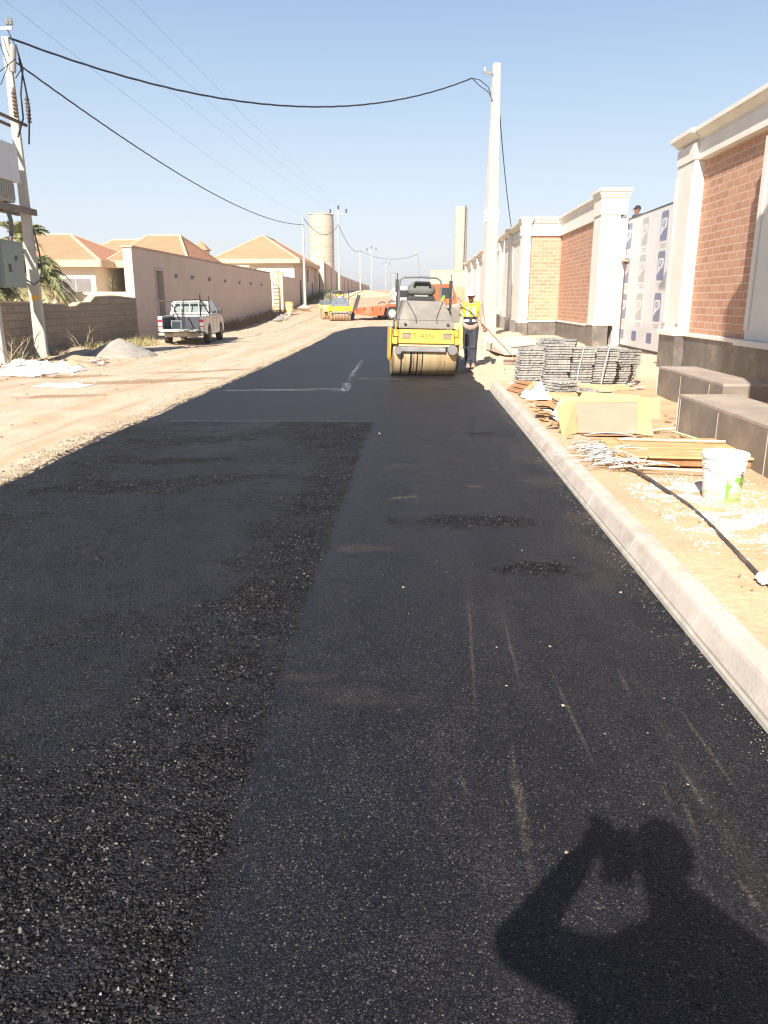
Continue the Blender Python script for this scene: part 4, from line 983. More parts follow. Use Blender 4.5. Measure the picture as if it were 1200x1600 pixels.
wkr = person('worker in white helmet and yellow vest pointing beside the roller', (1.33, wy, H(1.5, wy) + .0), R(-4),
       dict(hipL=(-.09, 0, .91), kneL=(-.085, -.02, .50), ankL=(-.03, -.04, .09), kneR=(.09, -.01, .50), ankR=(.09, .03, .09),
            elL=(-.42, -.10, 1.36), wrL=(-.66, -.16, 1.33), haL=(-.9, -.1, -.35), elR=(.27, .02, 1.12), wrR=(.30, -.14, .90), haR=(.3, -.3, -.6), hed=(-.005, -.03, 1.60)),
       look=(R(-6), R(12)), shirt=(.44, .31, .25), vest=VEST, hat='helmet', scale=1.06, grip='LR')
rk = thing('rake_handle', 'long wooden rake handle held slantwise across the yellow vest', 'rake', (1.33, wy, 0))
mb = MB(); a = Vector((-.36, -.26, 1.68)); b_ = Vector((1.12, -.20, .20)); mb.cyl(a, b_, .013, .013, 10); mb.build('handle', mat('worn_wood', (.30, .15, .085), .7, .2), rk, smooth=True)
mb = MB(); Mx = Matrix.Translation(b_)
mb.box(-.30, .30, -.02, .02, -.07, -.0, Mx)
for k in range(12): mb.box(-.29 + k * .05, -.28 + k * .05, -.01, .01, -.14, -.071, Mx)
mb.build('rake_head', M_RUST, rk)
# man behind the gate
person('man in dark cap looking over the wrapped gate', (7.2, 27.2, 2.86), R(-75), dict(), look=(0, R(8)), hat='cap', shirt=(.10, .09, .12))
sc_ = thing('scaffold', 'plank scaffold behind the wrapped gate', 'scaffold', (7.2, 27.2, ZG + .24))
mb = MB()
for sx_ in (-.5, .5):
    for sy_ in (-.9, .9): mb.cyl((sx_, sy_, 0), (sx_, sy_, 2.45), .025, n=8)
mb.build('frame', M_RUST, sc_)
mb = MB(); mb.box(-.55, .55, -1, 1, 2.452, 2.50); mb.build('plank', mat('timber', (.45, .30, .16), .8, .2), sc_)
# the photographer, whose shadow falls in the lower right
ph = person('photographer holding up a phone in both hands, seen only as shadow', (0, 0, 0), PI,
       dict(pel=(-.07, .37, 1.03), che=(-.06, .36, 1.36), nek=(-.075, .32, 1.60), hed=(-.054, .30, 1.765), hipL=(-.16, .36, 1.0), hipR=(.02, .36, 1.0), kneL=(-.18, .34, .54), kneR=(.04, .34, .54), ankL=(-.20, .38, .09), ankR=(.06, .38, .09),
            shL=(-.25, .35, 1.50), shR=(.11, .34, 1.47), elL=(-.31, .16, 1.38), elR=(.275, .18, 1.42), wrL=(-.09, .085, 1.56), wrR=(.115, .085, 1.60), haL=(.7, -.1, .6), haR=(-.55, -.1, .9)),
       look=(0, R(12)), hat='hair', shirt=(.2, .2, .25), grip='LR', fat=1.4, afat=1.0)
pc = thing('phone', 'black phone held up by the photographer', 'phone', (0, 0, 0))
mb = MB(); mb.box(-.045, .045, -.040, -.030, -.115, .045, Matrix.Translation((0, 0, 1.6)) @ Matrix.Rotation(R(-15.4), 4, 'X')); mb.build('phone_body', M_GLASS, pc, bevel=.003)

# ------------------------------------------------------------------ road roller
def drum_mat(name, base, marks, dark=(.03, .022, .016)):
    n = NT(name); sx, sy, sz = n.xyz()
    c = n.mix(n.rng(n.noise((7, .6, .6), 5, .6), .35, .7), tuple(q * .8 for q in base), tuple(q * 1.15 for q in base))
    c = n.mix(n.rng(n.noise((60, 1.5, 1.5), 3, .6), .55, .75, 0, .3), c, tuple(q * .55 for q in base))
    wob = n.math('MULTIPLY', n.math('SUBTRACT', n.noise((6, 2.2, 2.2), 3, .6), .5), .035)
    for (x, w_, k) in marks:
        d = n.math('ABSOLUTE', n.math('SUBTRACT', n.math('ADD', sx, wob), x))
        c = n.mix(n.math('MULTIPLY', n.rng(d, w_ * .5, w_, 1, 0), k), c, dark)
    low = n.math('MULTIPLY', n.rng(n.math('ADD', sz, n.math('MULTIPLY', n.noise((9, 1, 1), 4), .15)), -.33, -.42), .8)
    c = n.mix(low, c, dark)
    return n.out(c, .5, n.bump(n.noise(60, 3), .2, .002), .25, .5)
M_YEL = mat('machine_yellow', (.74, .47, .09), .45, .08, 3, 30, .1, .002, dirt=(.50, .36, .22), dirt_amt=.4)
M_BRYEL = mat('bright_yellow', (.85, .62, .02), .45, .06, 3, 30, .1, .002, dirt=(.5, .36, .12), dirt_amt=.3)
M_HOOD = mat('dusty_hood', (.215, .195, .17), .6, .08, 3, 40, .15, .002, dirt=(.45, .38, .31), dirt_amt=.5)
M_SEAT = mat('worn_seat', (.135, .13, .115), .75, .15, 6, 40, .4, .005)
def roller(label, loc, rz, ry, yel, hood, drumm, rear_dx=.44, rear_rot=-6, lettering=True, seat=True):
    t = thing('road_roller', label, 'road roller', loc, rz, 'road rollers', ry=ry)
    def drum(y, m):
        mb = MB(); M = Matrix.Translation((0, 0, 0)) @ Matrix.Rotation(R(90), 4, 'Y')
        mb.lathe([(.40, -.70), (.44, -.70), (.45, -.685), (.45, .685), (.44, .70), (.40, .70), (.38, .62), (.10, .60)][:6], 64, M)
        o = mb.build('drum', m, t, smooth=True); o.location = (0, y, .45); return o
    drum(0, drumm)
    for s_ in (-1, 1):
        mb = MB()
        mb.prism([(-.50, .72), (-.46, 1.02), (.55, 1.02), (.55, .35), (.10, .30), (-.1, .42), (-.35, .62)], 'x', s_ * .715, s_ * .745)
        mb.box(s_ * .62 if s_ > 0 else -.714, .714 if s_ > 0 else -.62, -.50, -.28, .70, .84); mb.box(.60 if s_ > 0 else -.70, .70 if s_ > 0 else -.60, -.48, -.25, .86, 1.0)
        mb.tube([(s_ * .76, -.50, .30 if s_ < 0 else .62), (s_ * .775, -.56, .45 if s_ < 0 else .68), (s_ * .775, -.56, 1.0), (s_ * .765, -.52, 1.10)], .013, 6)
        mb.tube([(s_ * .66, -.5, .99), (s_ * .66, -.5, 1.18)], .013, 6)
        mb.build('drum_frame', yel, t, bevel=.006)
    mb = MB(); mb.hexa([(-.60, -.58, .72), (.60, -.58, .72), (.60, -.40, .72), (-.60, -.40, .72), (-.585, -.56, 1.01), (.585, -.56, 1.01), (.585, -.40, 1.01), (-.585, -.40, 1.01)])
    bp = mb.build('front_panel', yel, t, bevel=.012)
    for cx in (-.44, .44):
        mb = MB(); mb.box(cx - .085, cx + .085, -.590, -.576, .83, .925); mb.box(cx - .095, cx + .095, -.600, -.577, .93, .945)
        mb.build('headlight', mat('dusty_lens', (.30, .24, .18), .3, .2), bp)
    if lettering:
        cu = bpy.data.curves.new('lettering', 'FONT'); cu.body = "T AIN'."; cu.size = .15; cu.extrude = .002; cu.align_x = 'CENTER'; cu.space_character = 1.25
        lo = bpy.data.objects.new('lettering', cu); COL.objects.link(lo); cu.materials.append(mat('worn_black_paint', (.28, .18, .05), .7, .4, 30, 60))
        bpy.context.view_layer.update(); lm = bpy.data.meshes.new_from_object(lo.evaluated_get(bpy.context.evaluated_depsgraph_get())); bpy.data.objects.remove(lo); lo = add_obj('lettering', lm)
        lo.parent = t; lo.rotation_euler = (R(90 - 3.9), 0, 0); lo.location = (-.03, -.5765, .835)
    mb = MB(); mb.box(-.58, .58, -.54, -.42, .655, .715); mb.build('spray_bar', mat('pale_bar', (.70, .50, .28), .7, .12), t, bevel=.005)
    mb = MB(); mb.box(-.56, .44, -.53, -.44, .54, .653); mb.build('scraper_mat', mat('grey_mat', (.27, .265, .26), .8, .2, 4, 30, .6, .01), t, bevel=.02)
    mb = MB(); mb.cyl((-.60, -.60, .565), (-.60, -.38, .565), .075, n=16); mb.build('hub_motor', mat('motor_grey', (.20, .195, .19), .6, .2), t, smooth=True)
    mb = MB(); mb.cyl((.57, -.62, .60), (.57, -.38, .60), .105, n=18); mb.build('hub_motor', mat('motor_grey', (.20, .195, .19), .6, .2), t, smooth=True)
    # hood: apron and sloping cover
    mb = MB(); mb.hexa([(-.60, -.52, 1.03), (.60, -.52, 1.03), (.60, .9, 1.03), (-.60, .9, 1.03), (-.585, -.47, 1.20), (.585, -.47, 1.20), (.585, .9, 1.20), (-.585, .9, 1.20)])
    mb.hexa([(-.583, -.46, 1.202), (.583, -.46, 1.202), (.583, .9, 1.202), (-.583, .9, 1.202), (-.43, -.06, 1.60), (.43, -.06, 1.60), (.43, .9, 1.62), (-.43, .9, 1.62)])
    hd_ = mb.build('hood', hood, t, bevel=.02)
    mb = MB()
    def onface(x, z): return (x, -.46 + .40 * (z - 1.2) / .4 - .012, z)
    for s_ in (-1, 1): mb.tube([onface(s_ * .39, 1.585), onface(s_ * .225, 1.26), (s_ * .225, -.50, 1.15)], .010, 5)
    for s_ in (-1, 1): mb.cyl((s_ * .46, -.535, 1.12), (s_ * .46, -.50, 1.12), .03, n=10)
    mb.build('hood_seam', M_DARKSTEEL, hd_)
    # platform, console, seat
    mb = MB(); mb.box(-.5, .5, .902, 1.6, .9, 1.25); mb.build('platform', M_DARKSTEEL, t)
    if seat:
        so = blob_mesh('seat', [('ell', (.02, .75, 1.86), (.33, .11, .16)), cap((-.18, .74, 1.84), (.22, .74, 1.84), .13, .13), cap((-.12, .76, 1.93), (.16, .76, 1.93), .10, .10)], M_SEAT, t, .02, 2)
        mb = MB(); mb.hexa([(-.30, .6, 1.62), (.34, .6, 1.62), (.34, .95, 1.62), (-.30, .95, 1.62), (-.26, .62, 1.72), (.30, .62, 1.72), (.30, .9, 1.74), (-.26, .9, 1.74)]); mb.tube([(-.16, .62, 1.90), (-.14, .60, 2.0), (.18, .60, 2.0), (.20, .62, 1.90)], .03, 8); mb.build('armrest', mat('black_vinyl', (.025, .022, .02), .5, .2), so, bevel=.02)
        mb = MB(); mb.box(-.15, .16, .60, .625, 1.70, 1.735); mb.build('seat_rail', M_STEEL, so)
    mb = MB(); r_ = .05; pts = [(-.47, .85, 1.2), (-.475, .85, 1.95), (-.46, .85, 2.06), (-.38, .85, 2.115), (0, .85, 2.13), (.38, .85, 2.115), (.47, .85, 2.06), (.49, .85, 1.95), (.49, .85, 1.2)]
    mb.tube(pts, .024, 8); mb.build('roll_bar', mat('roll_bar_grey', (.16, .155, .15), .5, .1), t, smooth=True)
    for s_ in (-1, 1):
        mb = MB(); x = s_ * .60 + .02; mb.cyl((x, .3, 1.15), (x, .3, 2.18), .012, n=6); mb.box(x - .035, x + .035, .27, .33, 1.78, 2.05); mb.box(x - .02, x + .03, .25, .33, 1.45, 1.7); mb.build('mirror', M_DARKSTEEL, t)
    mb = MB(); mb.tube([(.46, .2, 1.55), (.40, .15, 1.62), (.47, .2, 1.72)], .03, 6); mb.build('warning_ribbon', mat('green_ribbon', (.25, .45, .06), .6, .3), t)
    # rear half, steered to one side
    Mx = Matrix.Translation((rear_dx, 1.75, 0)) @ Matrix.Rotation(R(rear_rot), 4, 'Z')
    mb = MB(); mb.box(-.66, .66, -.05, 1.4, 1.12, 1.48, Mx); mb.build('rear_hood', hood, t, bevel=.03)
    mb = MB(); mb.box(-.70, .70, -.08, 1.3, .62, 1.118, Mx); mb.box(-.3, .3, -1.2, -.081, .55, .85, Mx); mb.build('rear_frame', mat('faded_yellow', (.76, .58, .28), .6, .12), t, bevel=.02)
    mb = MB(); mb.lathe([(.44, -.70), (.45, -.685), (.45, .685), (.44, .70)], 48, Matrix.Rotation(R(90), 4, 'Y')); o = mb.build('drum', drumm, t, smooth=True); o.location = Mx @ Vector((0, .65, .45)); o.rotation_euler = (0, 0, R(rear_rot))
    return t
marks = [(-.685, .02, .6), (-.515, .022, 1), (-.43, .005, .6), (-.305, .034, 1), (-.245, .012, .9), (-.165, .022, 1), (-.11, .007, .7), (-.055, .018, 1), (.44, .007, .8), (.69, .012, .5), (.30, .003, .4)]
DR1 = drum_mat('drum_tan', (.52, .385, .215), marks)
roller('yellow tandem roller with dusty grey hood and striped tan drum, beside the worker', (.13, 17.45, -.015), R(7), R(1.4), M_YEL, M_HOOD, DR1)
DR2 = drum_mat('drum_pale', (.52, .37, .24), [(-.5 + .2 * k, .03, .8) for k in range(6)])
r2_ = roller('far bright yellow roller with blue grey hood, parked left of the red trailer', (-5.25, 54.2, float(rise(54.2))), R(10), 0, M_BRYEL, mat('blue_hood', (.16, .185, .21), .5, .1), DR2, rear_dx=-.30, rear_rot=10, lettering=False, seat=False)
r2_.scale = (1.03, 1.03, .93)
person('roller operator in yellow vest seated on the far roller', (-5.35, 55.2, float(rise(54.2)) + .55), R(10), dict(hipL=(-.1, 0, .60), hipR=(.1, 0, .60), pel=(0, 0, .64), che=(0, .02, .99), nek=(0, .02, 1.17), hed=(0, 0, 1.31), kneL=(-.14, -.38, .62), kneR=(.14, -.38, .62), ankL=(-.14, -.42, .25), ankR=(.14, -.42, .25), shL=(-.185, .02, 1.11), shR=(.185, .02, 1.11), elL=(-.25, -.12, .88), elR=(.25, -.12, .88), wrL=(-.12, -.34, .92), wrR=(.12, -.34, .92)),
       shirt=(.25, .10, .06), vest=VEST, hat='cap', grip='LR', voxel=.018)
bd_ = thing('steel_ramp', 'dark steel loading ramp propped upright beside the far roller', 'ramp', (-4.55, 55.4, float(rise(55.4))), ry=R(18))
mb = MB(); mb.box(-.10, .10, -.08, .08, .0, 1.75); mb.box(-.12, -.101, -.1, .1, 0, 1.76); mb.box(.101, .12, -.1, .1, 0, 1.76); mb.build('ramp_plate', M_DARKSTEEL, bd_)

# ------------------------------------------------------------------ wheels, trailer, trucks, pickup
def wheel(root, x, y, z, r, w_, rim=None, name='wheel'):
    mb = MB(); M = Matrix.Rotation(R(90), 4, 'Y'); mb.lathe([(r * .62, -w_ / 2), (r * .92, -w_ / 2), (r, -w_ * .32), (r, w_ * .32), (r * .92, w_ / 2), (r * .62, w_ / 2)], 28, M)
    o = mb.build(name, M_RUBBER, root, smooth=True); o.location = (x, y, z)
    mb = MB(); mb.lathe([(r * .60, -w_ * .52), (r * .45, -w_ * .3), (r * .2, -w_ * .45), (r * .12, -w_ * .5), (r * .12, w_ * .5), (r * .2, w_ * .45), (r * .45, w_ * .3), (r * .60, w_ * .52)], 20, M)
    mb.build('rim', rim or M_STEEL, o, smooth=True); return o
M_RED = mat('red_orange_paint', (.60, .10, .03), .5, .12, 3, 30, .1, .002, dirt=(.45, .28, .18), dirt_amt=.45)
zt = float(rise(56)) - .02
tl = thing('lowbed_trailer', 'long low red orange trailer parked across the road end', 'trailer', (-2.5, 56, zt))
mb = MB(); mb.prism([(-1.85, .42), (-1.75, .80), (.1, .98), (.5, 1.06), (3.6, 1.06), (3.6, .90), (.36, .88), (.22, .32), (-.6, .24)], 'y', -1.1, 1.1); mb.build('deck', M_RED, tl, bevel=.02)
mb = MB()
for k in range(8): mb.box(-1.7 + k * .55, -1.62 + k * .55, -1.13, -1.101, .62, .80 + k * .02)
mb.box(-1.9, 3.0, -1.13, -1.08, 1.125, 1.17) if False else None
mb.build('stake_pocket', M_DARKSTEEL, tl)
for y_ in (-.98, .98):
    for x_ in (.82, 1.80):
        o = wheel(tl, x_, y_, .44, .44, .26, mat('pale_rim', (.5, .42, .35), .7, .15)); o.rotation_euler = (0, 0, R(90))
mb = MB(); mb.tube([(-.2, 0, 1.05), (.0, .1, 1.2), (.3, 0, 1.15)], .05, 6); mb.tube([(.5, .2, 1.15), (.7, .1, 1.28), (1.0, .1, 1.2)], .06, 6); mb.build('chain', M_RUST, tl)
# orange truck facing the camera's left
zt2 = float(rise(57))
ot = thing('orange_truck', 'orange red truck with dark window standing behind the roller and worker', 'truck', (1.30, 58, zt2 - .12)); ot.scale = (.93, .93, .93)
mb = MB(); mb.prism([(-1.15, .7), (-1.15, 2.2), (-1.05, 2.65), (1.3, 2.72), (1.62, 1.85), (1.72, 1.1), (1.72, .6)], 'y', -1.1, 1.1); mb.build('cab', M_RED, ot, bevel=.05)
mb = MB(); mb.prism([(.35, 1.62), (.35, 2.42), (1.22, 2.42), (1.48, 1.62)], 'y', -1.125, -1.102); mb.build('side_window', M_GLASS, ot)
mb = MB(); mb.box(1.30, 1.36, -1.2, -1.12, 1.6, 2.3); mb.build('mirror', M_STEEL, ot)
mb = MB(); mb.box(-5.0, 1.6, -.5, .5, .55, .8); mb.build('chassis', M_DARKSTEEL, ot)
for x_ in (-4.0, 1.0):
    for y_ in (-.95, .95): o = wheel(ot, x_, y_, .48, .48, .28); o.rotation_euler = (0, 0, R(90))
wtk = thing('white_truck', 'white tanker truck partly hidden behind the roller seat', 'truck', (-1.0, 64, float(rise(64)) - .25), rz=R(8)); wtk.scale = (.85,) * 3
mb = MB(); mb.prism([(-1.0, .9), (-1.02, 1.9), (-.85, 2.55), (.85, 2.55), (1.02, 1.9), (1.0, .9)], 'y', -1.0, .9); mb.build('cab', mat('truck_white', (.78, .77, .73), .4, .05), wtk, bevel=.06)
mb = MB(); mb.box(-.82, .82, -1.03, -1.002, 1.7, 2.35); mb.build('windscreen', M_GLASS, wtk)
mb = MB(); mb.box(-.98, .98, -1.10, -1.002, .75, 1.0); mb.build('bumper', M_DARKSTEEL, wtk)
mb = MB(); mb.box(-.5, .5, .92, 5, .7, .95); mb.build('chassis', M_DARKSTEEL, wtk)
mb = MB(); mb.cyl((0, 1.1, 1.9), (0, 5, 1.9), .85, n=24); mb.build('tank', mat('truck_white', (.78, .77, .73)), wtk, smooth=True)
for y_ in (0, 4.2):
    for x_ in (-.85, .85): wheel(wtk, x_, y_, .45, .45, .26)
mb = MB(); mb.tube([(-1.02, -1, 1.9), (-1.3, -1.1, 2.2), (-1.3, -1.1, 1.8)], .03, 6); mb.build('mirror', M_DARKSTEEL, wtk)

# pickup (local: rear at y=0 facing -y, front at +y)
pk = thing('pickup_truck', 'silver white pickup with lowered tailgate and dark rack frame beside the tan wall', 'pickup truck', (-8.85, 29.4, H(-8.8, 31)), rz=R(5.5))
M_CARW = mat('silver_paint', (.40, .40, .41), .25, .05, 1.5, 20, .03, .001, metal=.15, spec=.6, dirt=(.48, .41, .33), dirt_amt=.3)
def arch(cy, r_, z0, a0=180, a1=0, k=8): return [(cy + r_ * math.cos(R(a0 + (a1 - a0) * i / k)), z0 + r_ * math.sin(R(a0 + (a1 - a0) * i / k))) for i in range(k + 1)]
prof = [(0, .50), (0, 1.06), (2.25, 1.08), (3.9, 1.06), (4.7, .98), (5.0, .80), (5.05, .42), (4.75, .36)] + arch(4.25, .42, .36, 0, 180) + [(3.5, .34), (1.7, .34)] + arch(1.22, .42, .36, 0, 180) + [(.5, .42)]
mb = MB(); mb.prism(prof, 'x', .68, .86); mb.prism(prof, 'x', -.86, -.68)
mb.box(-.68, .68, 2.02, 2.10, .5, 1.08); mb.hexa([(-.68, 2.1, .4), (.68, 2.1, .4), (.68, 5.0, .4), (-.68, 5.0, .4), (-.68, 2.1, 1.075), (.68, 2.1, 1.075), (.68, 4.9, .90), (-.68, 4.9, .90)])
mb.box(-.68, .68, 0.02, 2.02, .50, .56)
mb.build('body', M_CARW, pk, bevel=.02)
mb = MB(); mb.frus((-.84, .84, 2.06, 3.95), (-.68, .68, 2.25, 3.25), 1.082, 1.62); mb.build('cab_roof', mat('car_white_roof', (.66, .65, .62), .3, .04), pk, bevel=.05)
mb = MB()
def slab(p, q, r_, s_, o): return [Vector(p) + o, Vector(q) + o, Vector(r_) + o, Vector(s_) + o]
# windows, set slightly proud of the cab
def pane(pts, nrm, th=.012):
    n_ = Vector(nrm).normalized(); a_ = [Vector(p) + n_ * .004 for p in pts]; b2 = [Vector(p) + n_ * (.004 + th) for p in pts]
    m = MB(); m.hexa([*a_, *b2]); m.build('window', mat('car_glass', (.16, .19, .185), .1, .1, 2, 5, 0, .001, spec=.8), pk)
pane([(-.70, 2.10, 1.17), (.70, 2.10, 1.17), (.60, 2.225, 1.56), (-.60, 2.225, 1.56)], (0, -.94, .33))
for s_ in (1, -1):
    pane([(s_ * .822, 2.22, 1.15), (s_ * .822, 2.98, 1.15), (s_ * .706, 2.95, 1.55), (s_ * .706, 2.34, 1.55)], (s_, 0, .3)); pane([(s_ * .822, 3.05, 1.15), (s_ * .822, 3.78, 1.15), (s_ * .706, 3.25, 1.55), (s_ * .706, 3.02, 1.55)], (s_, 0, .3))
pane([(-.76, 3.90, 1.15), (.76, 3.90, 1.15), (.64, 3.32, 1.57), (-.64, 3.32, 1.57)], (0, .6, .8))
mb = MB(); mb.box(-.679, -.665, .03, 2.0, .562, 1.0); mb.box(.665, .679, .03, 2.0, .562, 1.0); mb.box(-.66, .66, 2.003, 2.018, .562, 1.0); mb.box(-.66, .66, .03, 2.0, .561, .575); mb.build('bed_liner', mat('dark_liner', (.06, .065, .07), .7, .3), pk)
mb = MB(); mb.box(-.68, .68, -.50, -.005, .545, .60, Matrix.Rotation(R(3), 4, 'X')); mb.build('tailgate', mat('tailgate_white', (.62, .57, .49), .4, .08), pk, bevel=.01)
mb = MB(); mb.box(-.62, .62, -.06, .02, .30, .48); mb.box(-.84, .84, -.12, .0, .36, .45)
bmp = mb.build('bumper', mat('bumper_grey', (.42, .38, .33), .5, .1), pk, bevel=.015)
mb = MB(); mb.box(-.28, .28, -.135, -.121, .355, .475); mb.build('number_plate', mat('plate', (.60, .56, .48), .5, .05), bmp)
for s_ in (-1, 1):
    mb = MB(); mb.box(s_ * .77 - .075, s_ * .77 + .075, -.025, -.003, .62, .98); lt = mb.build('tail_light', mat('lens_white', (.75, .70, .66), .3, .05), pk)
    mb = MB(); mb.box(s_ * .77 - .077, s_ * .77 + .077, -.03, -.026, .84, .95); mb.box(s_ * .77 - .077, s_ * .77 + .077, -.03, -.026, .66, .71); mb.build('red_lens', mat('lens_red', (.50, .04, .05), .3, .1), lt)
for s_ in (-1, 1):
    for y_ in (1.22, 4.25): wheel(pk, s_ * .76, y_, .36, .36, .22, M_DARKSTEEL)
mb = MB()
mb.tube([(-.80, .15, 1.06), (-.80, .15, 1.60), (-.80, 2.0, 1.62), (.30, 2.0, 1.62)], .028, 6); mb.tube([(-.8, .15, 1.6), (.10, .15, 1.64), (.10, .15, .60)], .028, 6); mb.tube([(.1, .15, 1.64), (.62, .9, 1.66), (.80, 1.9, 1.06)], .028, 6)
mb.tube([(.66, .5, 1.06), (.66, .6, 1.85)], .024, 6); mb.tube([(.83, 1.6, 1.06), (.83, 1.6, 1.80)], .024, 6); mb.tube([(.66, .6, 1.62), (.83, 1.6, 1.62)], .02, 6)
mb.tube([(.0, .4, .6), (-.25, 1.6, 1.3)], .025, 6)
mb.build('rack_frame', M_DARKSTEEL, pk)
mb = MB(); mb.tube([(-.72, 1.98, 1.08), (-.70, 1.98, 1.50), (-.60, 1.98, 1.60), (.60, 1.98, 1.60), (.70, 1.98, 1.50), (.72, 1.98, 1.08)], .035, 8); mb.tube([(-.68, 1.98, 1.15), (.68, 1.98, 1.15)], .03, 6)
for x_ in (-.35, .0, .35): mb.tube([(x_, 1.98, 1.12), (x_, 1.98, 1.60)], .022, 6)
mb.build('headboard', mat('tailgate_white', (.62, .57, .49)), pk, smooth=True)
for s_ in (-1, 1): mb = MB(); mb.box(s_ * .95 - .09, s_ * .95 + .09, 3.45, 3.52, 1.12, 1.28); mb.build('mirror', M_DARKSTEEL, pk, bevel=.02)
mb = MB(); mb.box(.861, .872, 2.5, 2.62, .93, .96); mb.box(.861, .872, 3.3, 3.42, .93, .96); mb.box(.8602, .864, 2.16, 2.17, .45, 1.05); mb.box(.8602, .864, 3.02, 3.03, .45, 1.05); mb.box(.8602, .864, 3.84, 3.85, .5, 1.05); mb.build('door_handle', M_DARKSTEEL, pk)
sp = thing('solar_panel', 'framed dark panel leaning in the pickup bed', 'panel', (0, 0, 0)); sp.matrix_world = pk.matrix_basis.copy() if False else Matrix.Translation((-8.85, 29.4, H(-8.8, 31))) @ Matrix.Rotation(R(5.5), 4, 'Z')
mb = MB(); mb.box(-.5, -.1, .3, .34, .59, 1.0, Matrix.Translation((0, .1, 0)) @ Matrix.Rotation(R(-14), 4, 'X')); mb.build('panel_frame', mat('dull_frame', (.16, .165, .17), .6, .1), sp)
mb = MB(); mb.box(-.46, -.14, .29, .299, .62, .96, Matrix.Translation((0, .1, 0)) @ Matrix.Rotation(R(-14), 4, 'X')); mb.build('panel_face', M_GLASS, sp)

# ------------------------------------------------------------------ vegetation
def palm(label, x, y, zb, zc, nf, lf, seed, droop=1.0):
    r = random.Random(seed); t = thing('palm_tree', label, 'palm tree', (x, y, zb))
    mb = MB(); hh = zc - zb
    pts = [(0.06 * math.sin(k), .05 * math.cos(k * 1.3), hh * k / 8) for k in range(9)]; mb.tube(pts, .20, 10, .15); mb.build('trunk', mat('palm_trunk', (.20, .14, .09), .95, .3, 8, 30, .8, .03), t)
    green = MB(); dry = MB(); c0 = Vector((0, 0, hh))
    for i in range(nf):
        a = 2 * PI * i / nf + r.uniform(-.2, .2); el = r.uniform(-.25, 1.35); L_ = lf * r.uniform(.75, 1.1); M_ = dry if el < .15 else green
        d = Vector((math.cos(a), math.sin(a), 0)); pts = []
        for k in range(12):
            s_ = k / 11; pts.append(c0 + d * (L_ * (s_ * math.cos(el * .8) - .12 * s_ ** 3)) + Vector((0, 0, L_ * (math.sin(el) * s_ - .75 * droop * s_ ** 2.2))))
        M_.tube(pts, .018, 4, .006)
        sd_ = d.cross(Vector((0, 0, 1))).normalized()
        for k in range(1, 48):
            s_ = k / 48 * 11; i0 = min(10, int(s_)); p = pts[i0].lerp(pts[i0 + 1], s_ - i0); tg = (pts[i0 + 1] - pts[i0]).normalized()
            ll = L_ * .22 * math.sin(PI * min(1, .15 + .85 * k / 48)) + .05
            for q in (-1, 1):
                dr_ = (sd_ * q * .75 + tg * .6 + Vector((0, 0, r.uniform(-.5, .15)))).normalized() * ll * r.uniform(.7, 1.1); wv = tg * .034
                e = p + dr_; M_.add([p - wv, p + wv, e + Vector((0, 0, -.03))], [(0, 1, 2)])
    cr = green.build('crown', mat('palm_green', (.27, .27, .12), .6, .3, 3, 20), t); dry.build('dry_fronds', mat('palm_dry', (.44, .37, .19), .8, .3, 3, 20), t); return t
palm('drooping palm with dry fronds behind the block wall, right of the concrete pole', -14.3, 29.0, 0, 2.45, 110, 2.05, 3, .9)
palm('greener palm crown rising high behind the transformer cabinet', -15.4, 31, 0, 3.9, 30, 1.5, 5, .7)
palm('olive palm spreading low behind the wall at the left edge', -15.6, 27.2, 0, 2.2, 90, 1.9, 9, .85)
sapling = thing('sapling', 'thin young palm shoot before the cream porch', 'sapling', (-13.9, 36, 0))
mb = MB(); mb.cyl((0, 0, 0), (0, 0, 2.3), .03, n=6)
mb.build('stem', mat('palm_trunk', (.20, .14, .09)), sapling)
mb = MB()
for k in range(40): a = rnd.uniform(0, 6.28); p = Vector((0, 0, rnd.uniform(1.9, 2.5))); e = p + Vector((math.cos(a) * .3, math.sin(a) * .3, rnd.uniform(.1, .5))); mb.add([p, p + Vector((.03, .03, 0)), e], [(0, 1, 2)])
mb.build('leaves', mat('palm_green', (.27, .27, .12)), sapling)

def weeds(name, label, spots, m, hgt=.35, seed=1, blades=26):
    r = random.Random(seed); mb = MB()
    for (x, y, s_) in spots:
        z = H(x, y)
        for k in range(blades):
            a = r.uniform(0, 6.28); l = hgt * s_ * r.uniform(.4, 1.1); b = Vector((x + r.gauss(0, .10 * s_), y + r.gauss(0, .12 * s_), z - .02)); tip = b + Vector((math.cos(a) * l * .6, math.sin(a) * l * .6, l)); mid_ = b.lerp(tip, .5) + Vector((0, 0, l * .12)); w_ = Vector((-math.sin(a), math.cos(a), 0)) * .008
            mb.add([b - w_, b + w_, mid_ + w_ * .7, mid_ - w_ * .7, tip], [(0, 1, 2, 3), (3, 2, 4)])
    o = mb.build(name, m); return tag(o, label, 'weeds', kind='stuff')
r3 = random.Random(4)
spots = [(r3.uniform(-11.1, -10.4), r3.uniform(17, 31), r3.uniform(.5, 1.2)) for _ in range(60)] + [(r3.uniform(-10.9, -9.7), r3.uniform(24.6, 29.5), r3.uniform(.6, 1.0)) for _ in range(70)]
weeds('dry_weeds', 'dry straw and green weeds along the foot of the block wall', spots, mat('straw', (.42, .36, .17), .9, .35, 4, 20), .32, 2)
spots = [(r3.uniform(-11.2, -10.2) + (0), r3.uniform(36, 62), r3.uniform(.6, 1.6)) for _ in range(150)]
weeds('dry_weeds', 'brown dead brush along the foot of the tan wall', spots, mat('dead_brush', (.27, .18, .11), .95, .3, 4, 20), .42, 3, 34)
spots = [(r3.uniform(-11.0, -8.5), r3.uniform(78, 92), r3.uniform(1.2, 2.6)) for _ in range(60)]
